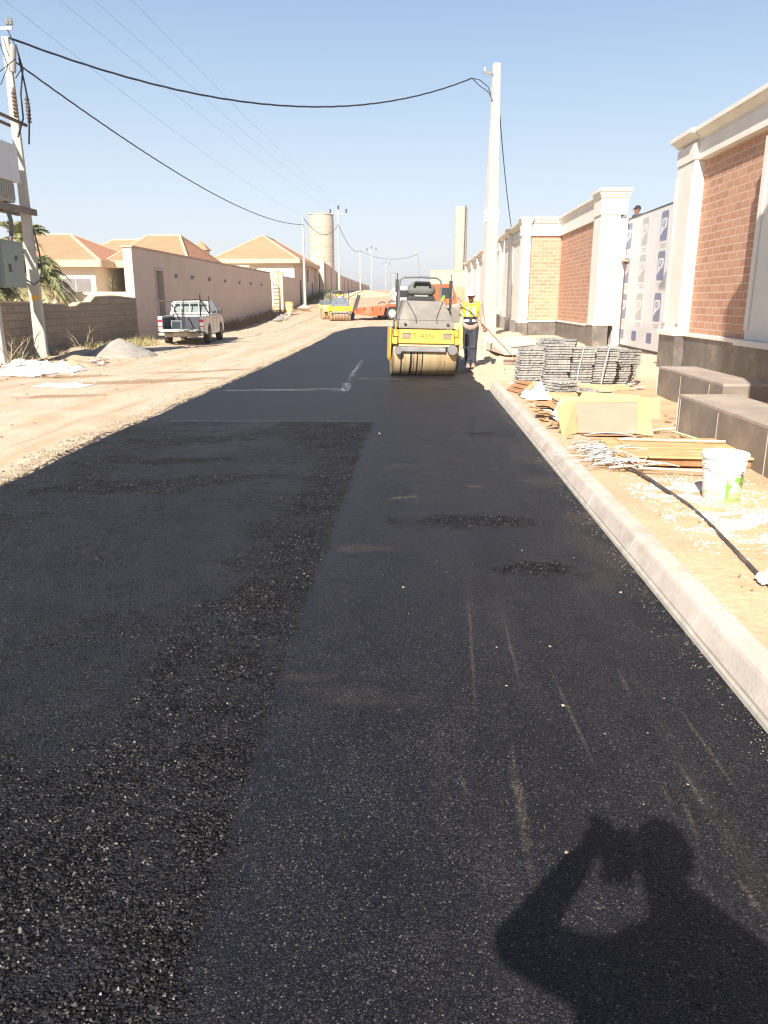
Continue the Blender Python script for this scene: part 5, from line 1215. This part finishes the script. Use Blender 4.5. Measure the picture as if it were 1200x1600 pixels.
weeds('green_bush', 'dark green scrub by the gate pillars up the road', spots, mat('scrub_green', (.07, .095, .035), .8, .3, 4, 20), .6, 5, 60)
spots = [(r3.uniform(2.2, 4.2), r3.uniform(23.5, 30), r3.uniform(.5, 1.1)) for _ in range(45)]
weeds('straw_heap', 'yellow straw strewn on the verge behind the tile stacks', spots, mat('straw_bright', (.58, .42, .20), .9, .25), .28, 6, 30)

# ------------------------------------------------------------------ mounds and rubble
def mound(name, label, cat, x, y, rx, ry, hgt, m, seed=0, nz=.25, kind=None, ns=2.0, px=1.0):
    nn = 40; vs = []; fs = []
    for j in range(nn):
        for i in range(nn):
            u, v = -1 + 2 * i / (nn - 1), -1 + 2 * j / (nn - 1); d = math.hypot(u, v); gx, gy = u * rx, v * ry
            hh = max(0, 1 - d) ** px; zz = hgt * hh * (1 + nz * fn(gx, gy, ns, seed)) + .03 * hgt * fn(gx, gy, ns * 5, seed + 3) * (hh > 0) - (.05 + .06 * max(0, d - .9) * 10 if d > .9 else 0)
            vs.append((gx, gy, zz + (H(x + gx, y + gy) - H(x, y) if name != 'x' else 0)))
    for j in range(nn - 1):
        for i in range(nn - 1): fs.append((j * nn + i, j * nn + i + 1, (j + 1) * nn + i + 1, (j + 1) * nn + i))
    me = bpy.data.meshes.new(name); me.from_pydata(vs, [], fs); me.materials.append(m)
    for p in me.polygons: p.use_smooth = True
    o = add_obj(name, me); o.location = (x, y, H(x, y)); tag(o, label, cat, kind=kind); return o
M_GPILE = mat('grey_gravel', (.37, .335, .28), .95, .15, 6, 90, .9, .02)
mound('gravel_pile', 'grey gravel heap before the block wall', 'gravel pile', -9.0, 23.6, 1.15, 1.0, .56, M_GPILE, 1, .15)
M_SOIL = mat('brown_soil', (.50, .38, .25), .95, .25, 3, 30, .9, .03)
mound('soil_mound', 'low brown soil mound right of the concrete pole foot', 'soil mound', -9.7, 22.0, 1.0, .7, .12, M_SOIL, 2, .6)
mound('soil_mound', 'bigger earth heap at the foot of the block wall between pole and gravel', 'soil mound', -10.5, 24.0, .9, 1.3, .16, M_SOIL, 3, .5)
mound('soil_mound', 'small crumbly clod heap in front of the concrete pole', 'soil mound', -8.9, 19.8, .8, .55, .16, M_SOIL, 4, .8)
mound('sand_mound', 'pale yellow sand dune at the end of the far walls', 'sand mound', -7.0, 108, 4.2, 6, .75, mat('pale_dune', (.60, .47, .30), .95, .12), 5, .4, ns=.6)
mound('sand_mound', 'cream sand bank under the far pole by the walls', 'sand mound', -8.9, 84, 2.6, 7, .9, mat('pale_dune', (.60, .47, .30)), 6, .5, ns=.5)
mound('sand_mound', 'rough cream sand heap at the worker\'s right, before the plinth', 'sand mound', 3.5, 26.5, 1.4, 2.6, .42, mat('verge_sand', (.60, .46, .31), .95, .15, 3, 40, .8, .02), 7, .6)
mound('sand_mound', 'pale lumpy mortar heap between the roller and the worker\'s legs', 'sand mound', 1.75, 22.4, .55, .8, .36, mat('verge_sand', (.60, .46, .31)), 8, .7, ns=3)
mound('sand_mound', 'churned sandy ridge in front of the worker\'s boots', 'sand mound', 2.2, 17.0, .9, .9, .10, mat('verge_sand', (.60, .46, .31)), 9, .9, ns=3)
# rubble stones: verges
items = []
for _ in range(900):
    x = -10.9 + abs(r3.gauss(0, .9)); y = r3.uniform(14, 62)
    items.append((x, y, H(x, y), r3.uniform(.02, .09)))
for _ in range(5000):
    x = r3.uniform(-11, -4.2); y = 6 + 50 * r3.random() ** 1.3; items.append((x, y, H(x, y), r3.uniform(.005, .018)))
tag(stones('rubble_stones', items, mat('tan_rubble', (.46, .35, .235), .95, .3, 4, 30), .6, r3), 'tan stones and clods scattered over the left verge', 'stones', kind='stuff')
items = []
for _ in range(900):
    x = r3.uniform(1.45, 4.6); y = r3.uniform(14.6, 34); items.append((x, y, H(x, y), r3.uniform(.015, .06)))
for _ in range(1500):
    x = r3.uniform(1.6, 3.4); y = r3.uniform(3, 12.5); items.append((x, y, H(x, y), r3.uniform(.003, .009)))
tag(stones('verge_rubble', items, mat('verge_rubble', (.50, .38, .26), .95, .3, 4, 30), .6, r3), 'sandy rubble scattered over the right verge', 'stones', kind='stuff')
# limestone lumps by the gate
for (x, y, s_, lab) in ((-9.75, 60.5, .45, 'pale rounded boulder by the lattice gate'), (-9.3, 66.5, .75, 'white painted block heap at the foot of the house pole')):
    o = stones('boulder', [(0, 0, s_ * .35, s_)], mat('pale_stone', (.60, .50, .36), .9, .2), .7, r3); o.location = (x, y, H(x, y)); tag(o, lab, 'boulder')
items = [(r3.gauss(-10.2, .5), r3.gauss(57.5, 2.0), 0, r3.uniform(.15, .35)) for _ in range(40)]; items = [(x, y, H(x, y) + .08, s_) for x, y, _, s_ in items]
tag(stones('rubble_heap', items, mat('grey_rubble', (.30, .27, .235), .95, .3), .7, r3), 'grey rubble dumped against the end of the tan wall', 'rubble', kind='stuff')
# barrel
br = thing('barrel', 'dented yellow oil drum near the lattice gate', 'barrel', (-9.9, 61.6, H(-9.9, 61.6)))
mb = MB(); mb.lathe([(.30, 0), (.31, .02), (.31, .30), (.325, .32), (.31, .34), (.31, .60), (.325, .62), (.31, .64), (.31, .93), (.32, .95)], 24); mb.build('shell', mat('barrel_yellow', (.72, .52, .22), .6, .12), br, smooth=True)
mb = MB(); mb.lathe([(.295, 0), (.295, .012)], 24, Matrix.Translation((0, 0, .951))); mb.build('lid', mat('barrel_yellow', (.72, .52, .22)), br)

# white plastic litter on the left
def crumple(name, label, cat, x, y, sx_, sy_, hgt, m, seed, kind=None, loc_z=None):
    r = random.Random(seed); nn = 40; vs = []; fs = []; zc = H(x, y) if loc_z is None else loc_z
    for j in range(nn):
        for i in range(nn):
            u, v = -1 + 2 * i / (nn - 1), -1 + 2 * j / (nn - 1); e = 1 + .25 * fn(math.atan2(v, u) * 1.3, seed, 1)
            gx = u * sx_ * e + .1 * sx_ * fn(u * 4, v * 4, 1, seed); gy = v * sy_ * e + .1 * sy_ * fn(u * 4, v * 4, 1, seed + 5)
            base = (H(x + gx, y + gy) - zc) if loc_z is None else 0
            edge = 1 - max(abs(u), abs(v)) ** 4
            vs.append((gx, gy, base + .012 + hgt * edge * (.45 + 1.1 * fn(u * 1.7, v * 1.7, 1, seed + 2)) + hgt * .35 * edge * abs(fn(u * 4.5, v * 4.5, 1, seed))))
    for j in range(nn - 1):
        for i in range(nn - 1): fs.append((j * nn + i, j * nn + i + 1, (j + 1) * nn + i + 1, (j + 1) * nn + i))
    me = bpy.data.meshes.new(name); me.from_pydata(vs, [], fs); me.materials.append(m)
    o = add_obj(name, me); o.location = (x, y, zc); tag(o, label, cat, kind=kind)
    s2_ = o.modifiers.new('s', 'SOLIDIFY'); s2_.thickness = .006; return o
M_PLAST = mat('white_plastic_sheet', (.80, .78, .78), .45, .08, 3, 20)
crumple('plastic_sheet', 'large crumpled white plastic sheet at the left edge near the pole foot', 'plastic sheet', -9.4, 17.4, 1.0, .6, .12, mat('grubby_plastic', (.62, .58, .57), .6, .25, 4, 20), 1)
crumple('plastic_sheet', 'flat white plastic sheet lying out on the dirt track', 'plastic sheet', -6.9, 14.9, .5, .30, .04, M_PLAST, 2)
crumple('plastic_sheet', 'crumpled pinkish sack beside the pole foot', 'sack', -8.6, 18.3, .6, .4, .22, mat('pinkish_sack', (.62, .50, .47), .7, .15), 3)
crumple('plastic_sheet', 'white sack lying just below the concrete pole', 'sack', -9.95, 19.6, .5, .45, .16, M_PLAST, 4)
# dead branches
def branches(label, x, y, n_, hgt, seed, col=(.42, .33, .22)):
    r = random.Random(seed); mb = MB()
    for k in range(n_):
        a = r.uniform(0, 6.28); l = hgt * r.uniform(.6, 1.2); p = Vector((r.uniform(-.2, .2), r.uniform(-.2, .2), 0)); pts = [p]
        for q in range(4): p = p + Vector((math.cos(a) * l * .16 + r.uniform(-.05, .05), math.sin(a) * l * .16 + r.uniform(-.05, .05), l * .24)); pts.append(p)
        mb.tube(pts, .012, 4, .003)
        for q in (1, 2, 3):
            b = a + r.uniform(-1.4, 1.4); mb.tube([pts[q], pts[q] + Vector((math.cos(b) * l * .25, math.sin(b) * l * .25, l * .2))], .007, 4, .002)
    o = mb.build('dead_branches', mat('dead_twig', col, .9, .2)); o.location = (x, y, H(x, y)); tag(o, label, 'branches')
branches('dead forked twigs left of the concrete pole', -10.6, 20.6, 7, .8, 1); branches('dry upright twigs beside the gravel heap', -10.2, 24.0, 9, .75, 2); branches('pale leaning twigs at the left edge under the wall', -10.2, 19.2, 6, .8, 3)

# ------------------------------------------------------------------ tile stacks on the right
M_SLT = []
for k, c in enumerate(((.30, .285, .26), (.24, .23, .215), (.36, .335, .30))): M_SLT.append(mat('slate_tile_%s' % 'abc'[k], c, .75, .3, 6, 40, .8, .008, dirt=(.50, .43, .35), dirt_amt=.4, dirt_scale=4))
def tile_mesh(k, sx_=.40, sy_=.34, th=.031):
    r = random.Random(50 + k); top = []; nn = 14; pts = []
    for i in range(nn * 4):
        s_ = i // nn; u = (i % nn) / nn
        P = [(-1 + 2 * u, -1), (1, -1 + 2 * u), (1 - 2 * u, 1), (-1, 1 - 2 * u)][s_]
        j = 1 + .06 * r.uniform(-1, 1); pts.append((P[0] * sx_ / 2 * j, P[1] * sy_ / 2 * j))
    vs = [(x * (1 + .02 * r.uniform(-1, 1)), y, 0) for x, y in pts] + [(x, y * (1 + .02 * r.uniform(-1, 1)), th * r.uniform(.55, .7)) for x, y in pts]
    vs2 = [(x * .97, y * .97, th * r.uniform(.85, 1)) for x, y in pts]; n_ = len(pts)
    vs += vs2; fs = [tuple(range(n_))[::-1], tuple(range(2 * n_, 3 * n_))]
    for i in range(n_): j = (i + 1) % n_; fs += [(i, j, n_ + j, n_ + i), (n_ + i, n_ + j, 2 * n_ + j, 2 * n_ + i)]
    me = bpy.data.meshes.new('stone_tile'); me.from_pydata(vs, [], fs); me.materials.append(M_SLT[k % 3]); return me
ORD = 'topmost second third fourth fifth sixth seventh eighth ninth tenth eleventh twelfth thirteenth fourteenth fifteenth sixteenth seventeenth eighteenth nineteenth twentieth'.split()
TM = [tile_mesh(k) for k in range(7)]
def stack(label, x, y, n_, rz=0, lean=(0, 0), z0=None, step=.041):
    zb = H(x, y) + .02 if z0 is None else z0
    for k in range(n_):
        o = add_obj('stone_tile', TM[r3.randrange(7)]); o.location = (x + lean[0] * k + r3.uniform(-.013, .013), y + lean[1] * k + r3.uniform(-.013, .013), zb + k * step)
        o.rotation_euler = (r3.uniform(-.008, .008), r3.uniform(-.012, .012), rz + r3.uniform(-.035, .035) + (PI if r3.random() < .5 else 0))
        tag(o, '%s tile from the top of the %s' % (ORD[n_ - 1 - k], label), 'stone tile', 'stacked grey stone tiles')
stack('leftmost front stack by the kerb', 1.90, 13.35, 17, R(8), (.0035, .001))
stack('second front stack from the kerb', 2.30, 13.15, 19, R(3), (.0035, .001))
stack('third, strapped stack from the kerb', 2.71, 13.3, 18, R(2), (.0045, 0))
stack('fourth, strapped stack from the kerb', 3.12, 13.45, 18, R(4), (.006, 0))
stack('fifth stack, leaning below the wrapped gate', 3.48, 13.95, 16, R(18), (.006, .0))
stack('last leaning stack at the right end', 3.74, 14.4, 15, R(30), (.008, 0))
stack('rear pile behind the second stack', 2.35, 14.3, 20, R(25), (.004, 0))
stack('rear pile behind the third stack', 2.78, 14.8, 19, R(-15), (0, 0))
stack('toppled heap before the stacks', 2.22, 12.05, 7, R(28), (.01, -.004))
stack('low heap behind the cardboard box', 2.75, 11.9, 5, R(5), (.004, .002))
for (x, lab) in ((2.71, 'pale packing strap around the third tile stack'), (3.12, 'pale packing strap around the fourth tile stack')):
    mb = MB(); mb.tube([(x - .03, 13.10, .15), (x + .0, 13.08, .5), (x + .07, 13.09, .87), (x + .09, 13.3, .885)], .008, 5); o = mb.build('packing_strap', mat('strap_white', (.62, .60, .56), .6, .1)); tag(o, lab, 'strap', 'straps on the tile stacks')

# cardboard, wood, litter
M_CARD = mat('cardboard', (.52, .36, .19), .9, .10, 3, 40, .3, .003); M_CARD_SHADE = mat('cardboard_inner_shade', (.33, .25, .18), .9, .08, 3, 40, .3, .003)  # inner panel colour is darkened to hold the shade inside the box
def sheet(mb, pts, th=.008):
    a = [Vector(p) for p in pts]; nn = (a[1] - a[0]).cross(a[3] - a[0]).normalized() * th; mb.hexa([*a, *[p + nn for p in a]])
cx = thing('cardboard_box', 'big opened cardboard box tipped on its side with flaps spread, facing the road', 'cardboard box', (2.18, 8.75, .13), rz=R(-6)); cx.scale = (.86, 1.1, .66)
mb = MB()
sheet(mb, [(-.38, .0, .02), (.38, .02, .02), (.40, .26, .50), (-.40, .22, .50)])          # floor of the box facing us
mb.build('inner_panel', M_CARD_SHADE, cx)
for pts in ([(-.38, -.01, .02), (-.60, -.22, .0), (-.68, .02, .48), (-.41, .21, .50)], [(.385, .01, .02), (.56, -.14, .03), (.52, .16, .55), (.41, .25, .50)]):
    mb = MB(); sheet(mb, pts); mb.build('flap', M_CARD, cx)
mb = MB(); sheet(mb, [(-.40, .22, .505), (.40, .26, .505), (.46, .38, .60), (-.30, .36, .66)]); mb.build('flap', M_CARD, cx)
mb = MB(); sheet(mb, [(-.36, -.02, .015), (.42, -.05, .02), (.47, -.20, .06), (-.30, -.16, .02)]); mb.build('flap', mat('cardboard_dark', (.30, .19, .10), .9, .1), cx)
for i_, (x, y, z, sx_, sy_, rot, tl_, lab) in enumerate((
        (2.45, 9.9, .16, .95, .55, 5, 16, 'flattened cardboard sheet propped behind the big box'),
        (2.15, 9.45, .30, .75, .40, -4, 24, 'torn cardboard strip resting on the big box'),
        (3.05, 10.2, .15, .30, .62, -12, 32, 'upright cardboard flap near the slate ledge'),
        (2.25, 11.0, .24, .70, .42, 20, 14, 'creased cardboard piece leaning on the tiles'),
        (1.85, 10.9, .15, .30, .55, 35, 6, 'brown cardboard scrap lying behind the kerb'),
        (1.72, 10.0, .145, .22, .4, 50, 4, 'small brown cardboard scrap against the kerb'),
        (1.92, 9.0, .145, .32, .36, 15, 6, 'cardboard scrap under the left flap of the big box'),
        (2.62, 10.9, .40, .75, .30, 0, 8, 'folded cardboard lying on the low tiles'))):
    mb = MB(); nn = 6; vs = []
    for j in range(nn):
        for i in range(nn): u, v = -.5 + i / (nn - 1), -.5 + j / (nn - 1); vs.append((u * sx_, v * sy_, .035 * fn(u * 3 + i_, v * 3, 1) + .02 * abs(u)))
    fs = [(j * nn + i, j * nn + i + 1, (j + 1) * nn + i + 1, (j + 1) * nn + i) for j in range(nn - 1) for i in range(nn - 1)]
    me = bpy.data.meshes.new('cardboard_sheet'); me.from_pydata(vs, [], fs); me.materials.append(M_CARD if i_ not in (4, 5) else mat('cardboard_brown', (.44, .26, .13), .9, .15))
    o = add_obj('cardboard_sheet', me); o.location = (x, y, z + .04); o.rotation_euler = (R(tl_), R(3), R(rot)); q = o.modifiers.new('s', 'SOLIDIFY'); q.thickness = .007; tag(o, lab, 'cardboard', 'loose cardboard')
crumple('paper_sack', 'crumpled white paper sack between the kerb and the tile stacks', 'paper sack', 1.86, 12.0, .20, .24, .22, mat('sack_white', (.74, .72, .70), .8, .08), 11, loc_z=.14)
crumple('paper_sack', 'grey white plastic wrap hanging left of the big cardboard box', 'plastic wrap', 1.93, 9.75, .17, .30, .34, mat('sack_grey', (.58, .57, .58), .5, .1), 12, loc_z=.14)
def scraps(name, label, spots, m, seed):
    r = random.Random(seed); mb = MB()
    for (x, y, s_) in spots:
        z = H(x, y) + .01; a = r.uniform(0, 6.28); ca, sa = math.cos(a), math.sin(a); l, w_ = s_ * r.uniform(.7, 1.3), s_ * r.uniform(.3, .9)
        pts = []
        for (u, v) in ((-1, -1), (1, -1), (1, 1), (-1, 1), (0, -1.1), (0, 1.1)):
            px, py = u * l / 2 * r.uniform(.7, 1.1), v * w_ / 2 * r.uniform(.7, 1.1); pts.append((x + px * ca - py * sa, y + px * sa + py * ca, z + r.uniform(0, s_ * .35)))
        t_ = [(q[0], q[1], q[2] + .004) for q in pts]
        mb.add(pts + t_, [(0, 4, 5, 3), (4, 1, 2, 5), (6, 9, 11, 10), (10, 11, 8, 7), (0, 6, 10, 4), (4, 10, 7, 1), (1, 7, 8, 2), (2, 8, 11, 5), (5, 11, 9, 3), (3, 9, 6, 0)])
    return tag(mb.build(name, m), label, 'litter', kind='stuff')
r6 = random.Random(71)
scraps('cardboard_litter', 'torn brown cardboard scraps littering the sand behind the kerb', [(r6.uniform(1.62, 2.1), r6.uniform(8.8, 13), r6.uniform(.05, .22)) for _ in range(46)] + [(r6.uniform(1.7, 3.4), r6.uniform(8.2, 12.4), r6.uniform(.03, .12)) for _ in range(50)] + [(r6.uniform(1.65, 3), r6.uniform(3.5, 8), r6.uniform(.01, .03)) for _ in range(40)], mat('cardboard_brown', (.44, .26, .13)), 1)
scraps('paper_litter', 'pale paper and plastic scraps among the tile stacks', [(r6.uniform(1.62, 2.3), r6.uniform(9.2, 13), r6.uniform(.04, .16)) for _ in range(26)] + [(r6.uniform(1.8, 4.2), r6.uniform(12.4, 19), r6.uniform(.04, .2)) for _ in range(30)], mat('paper_scrap', (.62, .57, .50), .8, .2), 2)
scraps('left_litter', 'white and pinkish rubbish strewn round the foot of the concrete pole', [(r6.gauss(-9.6, .8), r6.gauss(18.3, 1.6), r6.uniform(.05, .3)) for _ in range(90)] + [(r6.uniform(-9.5, -5.5), r6.uniform(13.5, 20), r6.uniform(.02, .07)) for _ in range(60)], mat('rubbish', (.56, .47, .42), .8, .45, 6, 20), 3)
scraps('earth_clods', 'brown clods and bark lying on the left verge', [(r6.uniform(-10.8, -8), r6.uniform(18, 34), r6.uniform(.04, .16)) for _ in range(120)] + [(r6.uniform(-8, -4.6), r6.uniform(9, 40), r6.uniform(.02, .06)) for _ in range(120)], mat('clod_brown', (.30, .21, .14), .95, .3), 4)
# leaning brown boards behind kerb end
bb = thing('wooden_crate', 'broken brown wooden crate leaning beside the first tile stack', 'crate', (1.70, 13.0, .13), rz=R(20))
M_WOOD = mat('raw_timber', (.56, .36, .17), .8, .2, 5, 40, .3, .004); M_WOODD = mat('brown_timber', (.34, .17, .08), .8, .25, 5, 40)
for k in range(3): mb = MB(); mb.box(-.06 + k * .10, .02 + k * .10, -.25, .25, .04, .055, Matrix.Rotation(R(-38), 4, 'Y')); mb.build('board', M_WOODD, bb)
mb = MB(); mb.box(-.06, .26, -.27, -.24, .0, .05, Matrix.Rotation(R(-38), 4, 'Y')); mb.build('board', M_WOOD, bb)

# pallet with plywood
pl = thing('wooden_pallet', 'flat timber pallet covered with boards beside the white bucket', 'pallet', (2.60, 7.45, .125), rz=R(-4))
for k in range(3): mb = MB(); mb.box(-.66, .62, -.40 + k * .40, -.32 + k * .40, .0, .075); mb.build('bearer', M_WOODD, pl)
for k in range(7): mb = MB(); x = -.70 + k * .02; mb.box(-.72 + .01 * (k % 3), .66 - .015 * (k % 2), -.44 + k * .135, -.325 + k * .135, .077 + .001 * (k % 2), .097); mb.build('deck_board', M_WOOD, pl)
mb = MB(); mb.box(-.55, .60, -.05, .50, .099, .109, Matrix.Rotation(R(3), 4, 'Z')); mb.build('plywood', M_WOOD, pl)
for i_, (p, q, w_, lab) in enumerate((((2.05, 7.75, .25), (3.05, 7.6, .26), .012, 'long thin pale batten lying across the pallet'), ((2.45, 8.75, .16), (3.0, 8.95, .17), .016, 'short white batten behind the pallet'),
                           ((1.98, 6.75, .17), (2.75, 6.62, .16), .012, 'thin pale batten in front of the pallet'), ((2.85, 8.6, .2), (3.02, 7.8, .2), .012, 'pale green strip leaning at the ledge foot'), ((1.75, 6.85, .15), (2.25, 6.95, .17), .012, 'short pale stick by the strap tangle'))):
    mb = MB(); mb.tube([p, q], w_, 4); o = mb.build('batten', mat('pale_batten', (.68, .60, .44), .8, .1) if i_ != 3 else mat('green_batten', (.45, .52, .33), .8, .1)); tag(o, lab, 'batten', 'thin battens')
# tangle of cut straps
mb = MB(); r4 = random.Random(21)
for k in range(95):
    c = Vector((1.95 + r4.gauss(0, .14), 7.35 + r4.gauss(0, .28), .15 + abs(r4.gauss(0, .03)))); a = r4.gauss(.35, .55); l = r4.uniform(.10, .32); bend = r4.uniform(-.07, .07); up_ = r4.uniform(0, .05)
    pts = [c + Vector((math.cos(a) * l * s_ - math.sin(a) * bend * (1 - s_ * s_), math.sin(a) * l * s_ + math.cos(a) * bend * (1 - s_ * s_), up_ * (1 - s_ * s_))) for s_ in (-1, -.5, 0, .5, 1)]
    mb.tube(pts, .0055, 4)
o = mb.build('strap_tangle', mat('strap_grey', (.50, .49, .48), .5, .3, 9, 30)); tag(o, 'tangle of cut white packing straps spilling off the pallet', 'straps', kind='stuff')
# hose
hp_ = [(1.93, 7.2), (1.98, 6.7), (2.02, 6.2), (2.05, 5.7), (2.02, 5.2), (1.97, 4.7), (1.93, 4.25), (1.90, 3.85), (1.90, 3.4), (1.93, 2.9), (2.0, 2.2)]
pts = []
for i in range(len(hp_) - 1):
    for k in range(6):
        s_ = k / 6; P0 = hp_[max(0, i - 1)]; P1 = hp_[i]; P2 = hp_[i + 1]; P3 = hp_[min(len(hp_) - 1, i + 2)]
        q = [.5 * (2 * P1[j] + (P2[j] - P0[j]) * s_ + (2 * P0[j] - 5 * P1[j] + 4 * P2[j] - P3[j]) * s_ ** 2 + (-P0[j] + 3 * P1[j] - 3 * P2[j] + P3[j]) * s_ ** 3) for j in (0, 1)]
        pts.append((q[0], q[1], .128 + .004 * math.sin(q[1] * 3)))
mb = MB(); mb.tube(pts, .014, 10); o = mb.build('hose', mat('black_hose', (.07, .06, .055), .6, .25, 10, 50, dirt=(.3, .22, .16), dirt_amt=.5, dirt_scale=6), smooth=True); tag(o, 'thin black water hose lying along the sand behind the kerb', 'hose')
rg = crumple('rag', 'white rag knotted round the hose near the right edge', 'rag', 1.90, 3.98, .045, .05, .06, M_PLAST, 15, loc_z=.13)
# bucket
bk = thing('bucket', 'white plastic paint bucket with lid and green label', 'bucket', (2.39, 5.92, H(2.39, 5.92)))
M_BW = mat('bucket_white', (.80, .80, .78), .35, .03, 3, 20, .05, .001)
n = NT('bucket_shell'); sx, sy, sz = n.xyz()
ang = n.math('ARCTAN2', sx, n.math('MULTIPLY', sy, -1))
g = n.math('MULTIPLY', n.math('LESS_THAN', sz, .20), n.math('GREATER_THAN', n.math('ADD', ang, n.math('MULTIPLY', n.math('SUBTRACT', n.noise(14, 3), .5), .3)), -.22))
g = n.math('MULTIPLY', g, n.math('SUBTRACT', 1, n.math('MULTIPLY', n.rng(n.noise(9, 4), .52, .60), .7)))
g2 = n.math('MULTIPLY', n.math('LESS_THAN', sz, .075), n.rng(n.noise(12, 3), .45, .52))
c = n.mix(g, (.80, .80, .78), (.20, .46, .08)); c = n.mix(n.math('MULTIPLY', g2, .7), c, (.36, .62, .20))
dk = n.math('MULTIPLY', n.math('MULTIPLY', n.math('GREATER_THAN', ang, .55), n.math('GREATER_THAN', sz, .09)), n.rng(n.noise(22, 4), .5, .56)); dk = n.math('MULTIPLY', dk, n.math('LESS_THAN', sz, .24))
c = n.mix(dk, c, (.14, .17, .10)); M_BK = n.out(c, .35, None)
mb = MB(); mb.lathe([(.128, 0), (.135, .01), (.158, .285), (.164, .287), (.164, .30), (.160, .302), (.162, .33)], 36); mb.build('shell', M_BK, bk, smooth=True)
mb = MB(); mb.lathe([(.170, .0), (.174, .005), (.174, .036), (.168, .042), (.160, .040), (.156, .034), (.0005, .036)], 40, Matrix.Translation((0, 0, .325))); mb.build('lid', M_BW, bk, smooth=True)
mb = MB(); mb.tube([(-.166, 0, .30), (-.172, -.02, .27), (-.12, -.135, .235), (0, -.178, .225), (.12, -.135, .235), (.172, -.02, .27), (.166, 0, .30)], .003, 6); mb.build('handle', M_STEEL, bk)
mb = MB(); mb.box(-.10, .02, -.153, -.1515, .06, .17, Matrix.Rotation(R(-5), 4, 'X') @ Matrix.Translation((0, .0, 0))) ; mb.v = [(x, -math.sqrt(max(1e-4, (.139 + .078 * z) ** 2 - x * x)) - .002 + (0 if i < 4 else 0), z) for i, (x, y, z) in enumerate(mb.v)]
# plaster chips
items = []
r5 = random.Random(33)
while len(items) < 6500:
    q = r5.random()
    if q < .30: x, y = r5.gauss(2.25, .22), r5.gauss(6.15, .22)
    elif q < .88: x, y = r5.gauss(2.42, .30), r5.gauss(5.10, .24)
    else: x, y = r5.uniform(1.75, 3.0), r5.uniform(3.4, 6.8)
    if x < 1.72 or math.hypot(x - 2.39, y - 5.92) < .15 or fn(x, y, 5, 3) < -.12 + (0 if q < .88 else -.3): continue
    s_ = r5.uniform(.003, .015) if q < .88 else r5.choice((.004, .006, .012)); items.append((x, y, H(x, y) + .002, s_))
items += [(2.52, 4.55, H(2.5, 4.5), .03), (2.1, 4.75, H(2.1, 4.7), .022), (1.98, 4.4, H(2, 4.4), .018), (2.0, 4.95, H(2, 5), .02), (2.33, 4.2, H(2.3, 4.2), .02), (2.28, 3.95, H(2.3, 3.9), .018)]
tag(stones('plaster_chips', items, mat('white_plaster', (.80, .77, .68), .9, .08), .5, r5), 'white plaster chips spilled on the sand around the bucket', 'plaster chips', kind='stuff')
# slab sheet and timbers behind the worker
sb = thing('concrete_slab', 'pale flat slab lying on the verge right of the worker', 'slab', (3.05, 23.4, .14), rz=R(10))
mb = MB(); mb.hexa([(-.9, -1.6, 0), (.7, -1.3, 0), (.8, 1.8, .0), (-.7, 1.7, 0), (-.9, -1.6, .07), (.7, -1.3, .09), (.8, 1.8, .35), (-.7, 1.7, .33)]); mb.build('slab_body', mat('verge_slab', (.62, .53, .41), .9, .12, 2, 30, .5, .01), sb, bevel=.02)
kp = thing('wooden_plank', 'upright pale plank standing behind the worker', 'plank', (1.95, 22.6, .1)); mb = MB(); mb.box(-.03, .05, -.02, .02, -.1, 1.05); mb.build('board', mat('pale_plank', (.70, .58, .40), .8, .08), kp)
tp = thing('timber_pole', 'reddish steel bar lying over the verge sand', 'steel bar', (3.0, 20.4, .30)); mb = MB(); mb.cyl((-.55, 0, .12), (.35, .1, .2), .02, n=6); mb.build('bar', M_RUST, tp)

# ------------------------------------------------------------------ dusty air
mb = MB(); mb.box(-450, 450, -60, 1600, -16, 24)
hz = NT('dusty_air'); hz.t.nodes.remove(hz.bsdf); pv = hz.node('ShaderNodeVolumePrincipled')
pv.inputs['Color'].default_value = (1, .97, .95, 1); pv.inputs['Density'].default_value = .0008; pv.inputs['Anisotropy'].default_value = .2
hz.t.links.new(pv.outputs[0], hz.t.nodes['Material Output'].inputs['Volume'])
tag(mb.build('haze', hz.m), kind='stuff')
